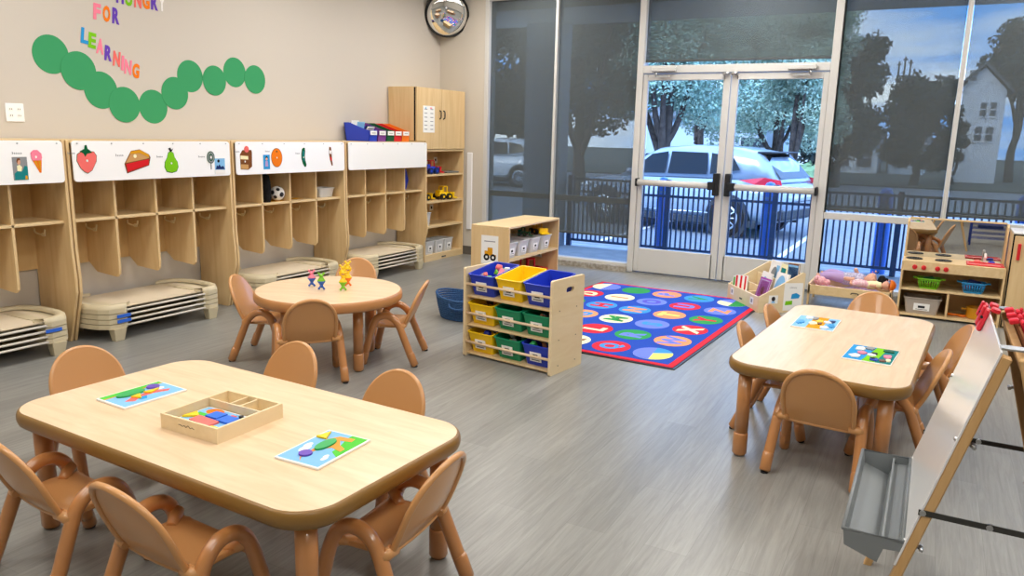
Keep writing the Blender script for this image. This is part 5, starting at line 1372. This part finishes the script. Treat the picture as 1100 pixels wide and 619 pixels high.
# ------------------------------------------------------------------ cars
mat('car_silver', '#8695a6', .28, .5, .1, .6); mat('car_trim', '#22262b', .55, .4); mat('car_glass', '#0b1116', .16, .25, 0, 0); mat('rim_alloy', '#c8d2da', .3, .5, .8); mat('tyre', '#191a1c', .8, .2); mat('tail_lamp', '#c2263a', .2, .6); mat('chrome', '#d7dbe0', .15, .5, 1.0)
mat('car_white', '#dfe5ea', .3, .5, 0, .5)
def suv(label, loc, rz, paint):
    """length 4.6 along x (front at -x), origin under the middle"""
    t = thing('parked_car', label, 'car', loc, rz)
    def loft(mb, secs, smooth=False, close=True):
        n = len(secs[0]); v = sum(secs, []); f = []
        for i in range(len(secs) - 1):
            for k in range(n): f.append([i * n + k, i * n + (k + 1) % n, (i + 1) * n + (k + 1) % n, (i + 1) * n + k])
        f += [list(range(n)), [(len(secs) - 1) * n + q for q in range(n)][::-1]]
        mb.add(v, f, smooth)
    # lower body: stations (x, half width, z low, z belt)
    st = [(-2.30, .60, .42, .62), (-2.24, .74, .30, .78), (-2.0, .86, .25, .90), (-1.55, .91, .24, .98), (-.9, .92, .22, 1.03), (0, .93, .22, 1.05), (1.0, .93, .22, 1.07), (1.7, .92, .24, 1.08), (2.12, .88, .30, 1.06), (2.28, .80, .40, .98), (2.33, .70, .48, .80)]
    b = MB(paint); secs = []
    for x, w, z0, z1 in st: secs.append([(x, -w * .88, z0), (x, -w, z0 + .22), (x, -w * 1.0, z0 + (z1 - z0) * .62), (x, -w * .95, z1 - .03), (x, -w * .80, z1), (x, w * .80, z1), (x, w * .95, z1 - .03), (x, w, z0 + (z1 - z0) * .62), (x, w, z0 + .22), (x, w * .88, z0)])
    loft(b, secs, True)
    # cabin
    cs = [(-1.18, .80, .70, .98, 1.02), (-.62, .84, .66, 1.03, 1.46), (-.30, .85, .65, 1.04, 1.60), (.4, .85, .65, 1.06, 1.66), (1.2, .84, .64, 1.07, 1.64), (1.75, .82, .60, 1.07, 1.56), (1.98, .80, .60, 1.06, 1.40), (2.22, .76, .62, 1.02, 1.08)]
    secs = [[(x, -wb, zb), (x, -(wb * .35 + wt * .65) - .02, zb + (zt - zb) * .72), (x, -wt, zt - .02), (x, -wt * .6, zt + .01), (x, wt * .6, zt + .01), (x, wt, zt - .02), (x, (wb * .35 + wt * .65) + .02, zb + (zt - zb) * .72), (x, wb, zb)] for x, wb, wt, zb, zt in cs]
    loft(b, secs, True)
    b.build('body', t)
    for s in (-1, 1):
        def W(pts): return [(x, s * (y + .012), z) for x, y, z in pts]
        g = MB('car_glass')
        for pts in ([(-.92, .835, 1.08), (-.05, .862, 1.11), (-.05, .745, 1.53), (-.42, .745, 1.47)], [(.02, .862, 1.11), (.86, .862, 1.13), (.80, .740, 1.53), (.02, .745, 1.535)], [(.93, .862, 1.14), (1.52, .840, 1.24), (1.32, .745, 1.47), (.88, .745, 1.53)]):
            g.add(W(pts), [[0, 1, 2, 3]])
        g.build('side_window', t)
        tr_ = MB('car_trim'); tr_.box(-1.9, 1.95, s * .86, s * .945, .20, .34, .02); tr_.build('sill_cladding', t)
        c = MB('chrome'); c.tube([(-.55, s * .955, .40), (1.0, s * .955, .42)], .016, 6); c.build('sill_strip', t)
        for x in (-1.42, 1.36):
            a = MB('car_trim'); a.tf((x, s * .875, .37), (PI / 2, 0, 0)); a.lathe([(.36, -.08), (.43, -.08), (.43, .08), (.36, .08)], 30, False, cap=False); a.build('wheel_arch', t)
            w = MB('tyre'); w.tf((x, s * .86, .36), (PI / 2 * 1, 0, 0)); w.lathe([(.22, -.11), (.33, -.11), (.36, -.08), (.36, .08), (.33, .11), (.22, .11)], 32); wo = w.build('wheel', t)
            r = MB('rim_alloy'); r.tf((x, s * .965, .36), (PI / 2, 0, 0)); r.lathe([(.205, -.012), (.235, -.014), (.24, .0), (.235, .014), (.205, .012)], 28, cap=False)
            for q in range(10):
                an = 2 * PI * q / 10; r.tube([(.03 * math.cos(an), .03 * math.sin(an), 0), (.215 * math.cos(an), .215 * math.sin(an), 0)], .014, 5)
            r.lathe([(.05, -.015), (.05, .015)], 14); r.build('rim', wo)
            k = MB('void'); k.tf((x, s * .955, .36), (PI / 2, 0, 0)); k.lathe([(.0, 0), (.215, 0)], 24, False, cap=False); k.build('rim_back', wo)
        l = MB('tail_lamp'); l.add([(1.55, s * .925, 1.06), (2.02, s * .90, 1.13), (2.27, s * .77, 1.09), (2.30, s * .77, 1.0), (2.10, s * .90, .98), (1.85, s * .935, 1.0)], [[0, 1, 2, 3, 4, 5]]); l.build('tail_lamp', t)
        mi = MB(paint); mi.ball((-.78, s * 1.0, 1.12), (.09, .09, .07), 12); mi.build('wing_mirror', t)
        hl = MB('chrome'); hl.add([(-2.18, s * .80, .78), (-1.80, s * .90, .88), (-1.85, s * .905, .76), (-2.25, s * .76, .68)], [[0, 1, 2, 3]]); hl.build('head_lamp', t)
    g = MB('car_glass'); g.add([(1.80, -.56, 1.525), (1.80, .56, 1.525), (2.20, .66, 1.12), (2.20, -.66, 1.12)], [[0, 1, 2, 3]]); g.tf((.02, 0, .018)); 
    g.v = []; g.f = []; g.mi = []; g.sm = []; g.tf((.025, 0, .012)); g.add([(1.80, -.56, 1.525), (1.80, .56, 1.525), (2.20, .66, 1.10), (2.20, -.66, 1.10)], [[0, 1, 2, 3]]); g.build('rear_window', t)
    g = MB('car_glass'); g.tf((-.02, 0, .02)); g.add([(-1.13, -.70, 1.03), (-1.13, .70, 1.03), (-.63, .62, 1.45), (-.63, -.62, 1.45)], [[0, 1, 2, 3]]); g.build('windscreen', t)
    sp = MB('car_trim'); sp.box(1.70, 1.98, -.60, .60, 1.555, 1.58, .01); sp.build('roof_spoiler', t)
    bp = MB('car_trim'); bp.box(2.10, 2.345, -.78, .78, .36, .58, .05); bp.build('rear_bumper', t)
    return t
suv('silver SUV parked outside the glass doors', (-4.42, 15.65, GZ), math.radians(-14), 'car_silver')
suv('white car parked far off behind the corner shade', (-13.9, 24.2, GZ - .02), math.radians(4), 'car_white')

# ------------------------------------------------------------------ trees, hedge, houses, poles
noisy('leaf_a', '#a3bba8', '#6f8f7c', 3, .8); noisy('leaf_b', '#b9c6ae', '#8aa38c', 3, .8); noisy('leaf_c', '#2f3d38', '#222e2b', 3, .8)
noisy('bark', '#5a5049', '#3f3733', 8, .95)
def tree(label, x, y, h, cr, mt, seed, trunk=.22, cz=.62, n=2600, leaf=.28, squash=1.0, fork=0, clumps=16, low=None):
    r = random.Random(seed); t = thing('tree', label, 'tree', (x, y, GZ), group='trees across the parking lot')
    tr = MB('bark'); base = h * (low if low else cz * .55)
    tr.tube(arc([(0, 0, -.05), (r.uniform(-.1, .1), 0, base * .5), (r.uniform(-.15, .15), 0, base), (r.uniform(-.3, .3), 0, h * .75)], 4), [trunk * (1.15 - .8 * k / 12) for k in range(13)], 10)
    for q in range(3 + fork):
        a = r.uniform(0, 2 * PI); rr = cr * r.uniform(.5, .8)
        tr.tube(arc([(0, 0, base * r.uniform(.65, .95)), (rr * .4 * math.cos(a), rr * .4 * math.sin(a), base * 1.3), (rr * math.cos(a), rr * math.sin(a), h * r.uniform(.55, .8))], 4), [trunk * (.55 - .4 * k / 8) for k in range(9)], 7)
    tr.build('trunk', t)
    cl = []
    for q in range(clumps):
        a = r.uniform(0, 2 * PI); e = r.uniform(-1, 1); q_ = r.uniform(.35, .8)
        cl.append((cr * q_ * math.cos(a), cr * q_ * math.sin(a), h * cz + (h * (1 - cz)) * .78 * e * squash, cr * r.uniform(.34, .5)))
    v = []; f = []
    for q in range(n):
        c = cl[q % clumps]; d = Vector((r.gauss(0, 1), r.gauss(0, 1), r.gauss(0, 1))).normalized(); rad = c[3] * r.uniform(.55, 1.05)
        p = Vector((c[0], c[1], c[2])) + Vector((d.x * rad, d.y * rad, d.z * rad * .85))
        if p.z < base * .8: p.z = base * .8 + r.uniform(0, .5)
        u = Vector((r.gauss(0, 1), r.gauss(0, 1), r.gauss(0, 1))).normalized(); w = u.orthogonal().normalized(); s = leaf * r.uniform(.6, 1.2); b = len(v)
        v += [tuple(p + u * s), tuple(p + w * s * .55), tuple(p - u * s), tuple(p - w * s * .55)]; f.append((b, b + 1, b + 2, b + 3))
    cm = MB(mt); cm.add(v, f); 
    for c in (cl if n < 5000 else ()): cm.ball((c[0], c[1], c[2]), (c[3] * .55, c[3] * .55, c[3] * .45), 10)
    cm.build('crown', t, recalc=False)
    return t
T = [('big leafy tree with thick trunk behind the left glass door', -6.75, 21.0, 6.6, 2.2, 'leaf_a', 1, .23, .66, 34000, .055, .8, 2, 30, .28),
     ('slim tree behind the parked car, seen through the left glass door', -7.2, 26.0, 7.0, 1.7, 'leaf_b', 2, .15, .62, 18000, .06, 1, 0, 20, .30),
     ('tree with pale leaves behind the right glass door', -5.0, 28.0, 7.6, 2.2, 'leaf_b', 3, .16, .56, 30000, .065, .9, 1, 28, .22),
     ('tree with grey trunk at right side of the right glass door', -3.6, 23.5, 6.2, 1.25, 'leaf_b', 4, .13, .66, 24000, .055, .9, 0, 24, .30),
     ('dark round tree behind the shade right of the doors', -3.62, 34.0, 6.3, 1.5, 'leaf_c', 5, .2, .54, 4800, .16, .95, 0, 34, .16),
     ('wide dark tree in the middle of the shade right of the doors', -.85, 38.0, 5.15, 1.5, 'leaf_c', 6, .2, .52, 4900, .16, .85, 0, 26, .16),
     ('small dark tree left of the white gabled house', .62, 39.5, 3.9, .5, 'leaf_c', 7, .12, .52, 1500, .14, .8, 0, 14, .16),
     ('dark tree rising right of the white gabled house', 3.15, 45.5, 8.6, 1.75, 'leaf_c', 8, .2, .70, 4800, .17, .75, 2, 28, .36),
     ('dense dark tree behind the corner shade', -14.2, 27.0, 9.0, 3.6, 'leaf_c', 9, .4, .55, 14000, .11, .9, 1, 26, .25),
     ('tall dark tree behind the shade left of the doors', -8.5, 19.3, 7.4, 1.45, 'leaf_c', 10, .2, .60, 12000, .07, .9, 1, 24, .24),
     ('far dark tree at the far left behind the corner shade', -21.0, 33.0, 10.0, 4.0, 'leaf_c', 11, .4, .55, 5000, .25, .9, 1, 24, .2),
     ('tall tree crown above the parked car roof', -6.6, 38.0, 10.5, 3.2, 'leaf_a', 12, .25, .56, 20000, .09, .9, 1, 26, .25)]
for a in T: tree(*a)
r = random.Random(20)
def hedge(label, x0, x1, y, h, mt, d=.9):
    v = []; f = []
    for q in range(int((x1 - x0) * 260)):
        p = Vector((r.uniform(x0, x1), y + r.uniform(-d, d) * .5, GZ + r.uniform(0, h))); u = Vector((r.gauss(0, 1), r.gauss(0, 1), r.gauss(0, 1))).normalized(); w = u.orthogonal(); s = .09; b = len(v)
        v += [tuple(p + u * s), tuple(p + w * s * .6), tuple(p - u * s), tuple(p - w * s * .6)]; f.append((b, b + 1, b + 2, b + 3))
    m = MB(mt); m.add(v, f); m.box(x0, x1, y - d * .45, y + d * .45, GZ, GZ + h * .9, .1)
    o = m.build('hedge', recalc=False); tag(o, label, 'hedge')
noisy('leaf_hedge', '#84a077', '#627f58', 4, .85)
hedge('green hedge behind the rear of the silver SUV', -3.55, -2.75, 22.0, 1.25, 'leaf_hedge')
mat('siding_white', '#dfe2e6', .7, .2); mat('roof_grey', '#5b5f64', .8, .2); mat('siding_blue', '#b9c9d8', .7, .2); mat('house_glass', '#3a434c', .2, .5)
def house(label, x, y, w, d, hw_, hr, mt, wins, rz=0.0, gable='front'):
    t = thing('house', label, 'house', (x, y, GZ), rz, 'houses across the street')
    m = MB(mt); m.box(-w / 2, w / 2, 0, d, 0, hw_)
    if gable == 'front': m.prism([(-w / 2, hw_), (w / 2, hw_), (0, hw_ + hr)], 0, d, 'y')
    else: m.prism([(0, hw_), (d, hw_), (d / 2, hw_ + hr)], -w / 2, w / 2, 'x')
    m.build('walls', t)
    rf = MB('roof_grey')
    if gable == 'front':
        for s in (-1, 1): rf.add([(s * (w / 2 + .25), -.25, hw_ - .12), (0, -.25, hw_ + hr + .1), (0, d + .2, hw_ + hr + .1), (s * (w / 2 + .25), d + .2, hw_ - .12), (s * (w / 2 + .25), -.25, hw_ + .02), (0, -.25, hw_ + hr + .26), (0, d + .2, hw_ + hr + .26), (s * (w / 2 + .25), d + .2, hw_ + .02)], [(0, 1, 2, 3), (4, 5, 6, 7), (0, 1, 5, 4), (0, 3, 7, 4), (3, 2, 6, 7)])
    else:
        for y0, z0 in ((-.25, hw_ - .1), (d + .25, hw_ - .1)): rf.add([(-w / 2 - .2, y0, z0), (w / 2 + .2, y0, z0), (w / 2 + .2, d / 2, hw_ + hr + .1), (-w / 2 - .2, d / 2, hw_ + hr + .1), (-w / 2 - .2, y0, z0 + .15), (w / 2 + .2, y0, z0 + .15), (w / 2 + .2, d / 2, hw_ + hr + .25), (-w / 2 - .2, d / 2, hw_ + hr + .25)], [(0, 1, 2, 3), (4, 5, 6, 7), (0, 1, 5, 4), (0, 3, 7, 4), (1, 2, 6, 5)])
    rf.build('roof', t)
    for wx, wz, ww, wh_ in wins:
        q = MB('siding_white'); q.box(wx - ww / 2 - .08, wx + ww / 2 + .08, -.05, 0, wz - .08, wz + wh_ + .08); o = q.build('house_window', t)
        g = MB('house_glass'); g.box(wx - ww / 2, wx + ww / 2, -.06, -.045, wz, wz + wh_ / 2 - .03); g.box(wx - ww / 2, wx + ww / 2, -.06, -.045, wz + wh_ / 2 + .03, wz + wh_); g.build('pane', o)
    return t
house('white gabled house across the street, right side', 1.45, 43.0, 1.95, 4, 4.33, 1.05, 'siding_white', [(-.42, 4.75, .26, .42), (.13, 3.15, .24, .62), (.53, 3.15, .24, .62), (.05, 2.0, .3, .65), (.5, 2.0, .3, .65)])
house('low white garage across the street, left of the wide dark tree', -4.4, 50.0, 2.6, 4, 1.75, .5, 'siding_white', [(-.6, .4, .8, 1.1), (.6, .4, .8, 1.1)], gable='side')
house('low white house across the street, under the wide dark tree', -1.6, 51.0, 1.9, 4, 1.7, .5, 'siding_blue', [(-.45, .5, .5, .8), (.45, .5, .5, .8)], gable='side')
house('pale blue low building behind the left glass door', -10.6, 41.0, 7.0, 6, 2.9, .9, 'siding_blue', [(2.2, .9, 1.2, 1.0)], gable='side')
house('white building behind the right glass door', -7.0, 50.0, 3.6, 6, 2.6, 1.2, 'siding_white', [(-1.2, .9, 1.0, 1.0), (1.2, .9, 1.0, 1.0)], gable='side')
def pole(label, x, y, h, arms, aw=.6):
    t = thing('utility_pole', label, 'utility pole', (x, y, GZ), group='utility poles against the sky')
    MB('bark').tube([(0, 0, 0), (0, 0, h)], [.07, .05], 8).build('mast', t)
    for z in arms: MB('bark').box(-aw, aw, -.04, .04, z - .04, z + .04).build('cross_arm', t)
pole('tall utility pole with three cross arms behind the shade right of the doors', -4.28, 56, 8.9, (8.4, 7.7, 7.3))
pole('left one of the three distant utility poles', -2.85, 56, 6.9, (6.7,), .14); pole('middle one of the three distant utility poles', -2.52, 56, 7.2, (7.0,), .14); pole('right one of the three distant utility poles', -2.2, 56, 7.0, (6.8,), .14)
# ------------------------------------------------------------------ daylight
w = bpy.data.worlds.new('sky'); sc.world = w; w.use_nodes = True
nt = w.node_tree; nt.nodes.clear()
o = nt.nodes.new('ShaderNodeOutputWorld'); bg = nt.nodes.new('ShaderNodeBackground'); tc = nt.nodes.new('ShaderNodeTexCoord')
mp = nt.nodes.new('ShaderNodeMapping'); mp.inputs['Scale'].default_value = (1.5, 1.5, 9.0)
n = nt.nodes.new('ShaderNodeTexNoise'); n.inputs['Scale'].default_value = 2.4; n.inputs['Detail'].default_value = 6; n.inputs['Distortion'].default_value = .4
cr = nt.nodes.new('ShaderNodeValToRGB'); e = cr.color_ramp.elements
e[0].position = .42; e[0].color = rgb('#5597f2'); e[1].position = .62; e[1].color = rgb('#c6daf8')
nt.links.new(tc.outputs['Generated'], mp.inputs[0]); nt.links.new(mp.outputs[0], n.inputs['Vector']); nt.links.new(n.outputs['Fac'], cr.inputs[0]); nt.links.new(cr.outputs[0], bg.inputs[0]); nt.links.new(bg.outputs[0], o.inputs[0])
bg.inputs[1].default_value = 7.0
S = bpy.data.lights.new('sun', 'SUN'); S.energy = 4.5; S.angle = math.radians(25); S.color = (.86, .92, 1.0)
so = bpy.data.objects.new('sun', S); COL.objects.link(so); so.rotation_euler = (math.radians(48), 0, math.radians(-25))
# ------------------------------------------------------------------ camera
F_PX, YAW, PITCH, ROLL = 826.1, .4961, .1973, .0248
cam = bpy.data.cameras.new('camera'); co = bpy.data.objects.new('camera', cam); COL.objects.link(co)
cam.sensor_fit = 'HORIZONTAL'; cam.sensor_width = 36.0; cam.lens = F_PX / 1100 * 36.0; cam.clip_start = .05; cam.clip_end = 400
fw = Vector((-math.sin(YAW) * math.cos(PITCH), math.cos(YAW) * math.cos(PITCH), -math.sin(PITCH)))
r = Vector((math.cos(YAW), math.sin(YAW), 0)); u = r.cross(fw)
r2 = math.cos(ROLL) * r + math.sin(ROLL) * u; u2 = -math.sin(ROLL) * r + math.cos(ROLL) * u
co.matrix_world = Matrix(((r2.x, u2.x, -fw.x, 0), (r2.y, u2.y, -fw.y, 0), (r2.z, u2.z, -fw.z, 1.42), (0, 0, 0, 1)))
sc.camera = co
sc.view_settings.view_transform = 'Standard'; sc.view_settings.look = 'None'; sc.view_settings.gamma = 1.0; sc.view_settings.use_curve_mapping = False
sc.view_settings.exposure = 0.0
cy = sc.cycles
cy.use_denoising = True; cy.max_bounces = 8; cy.diffuse_bounces = 4; cy.glossy_bounces = 4; cy.transmission_bounces = 6; cy.transparent_max_bounces = 24
cy.sample_clamp_indirect = 6.0; cy.caustics_reflective = False; cy.caustics_refractive = False
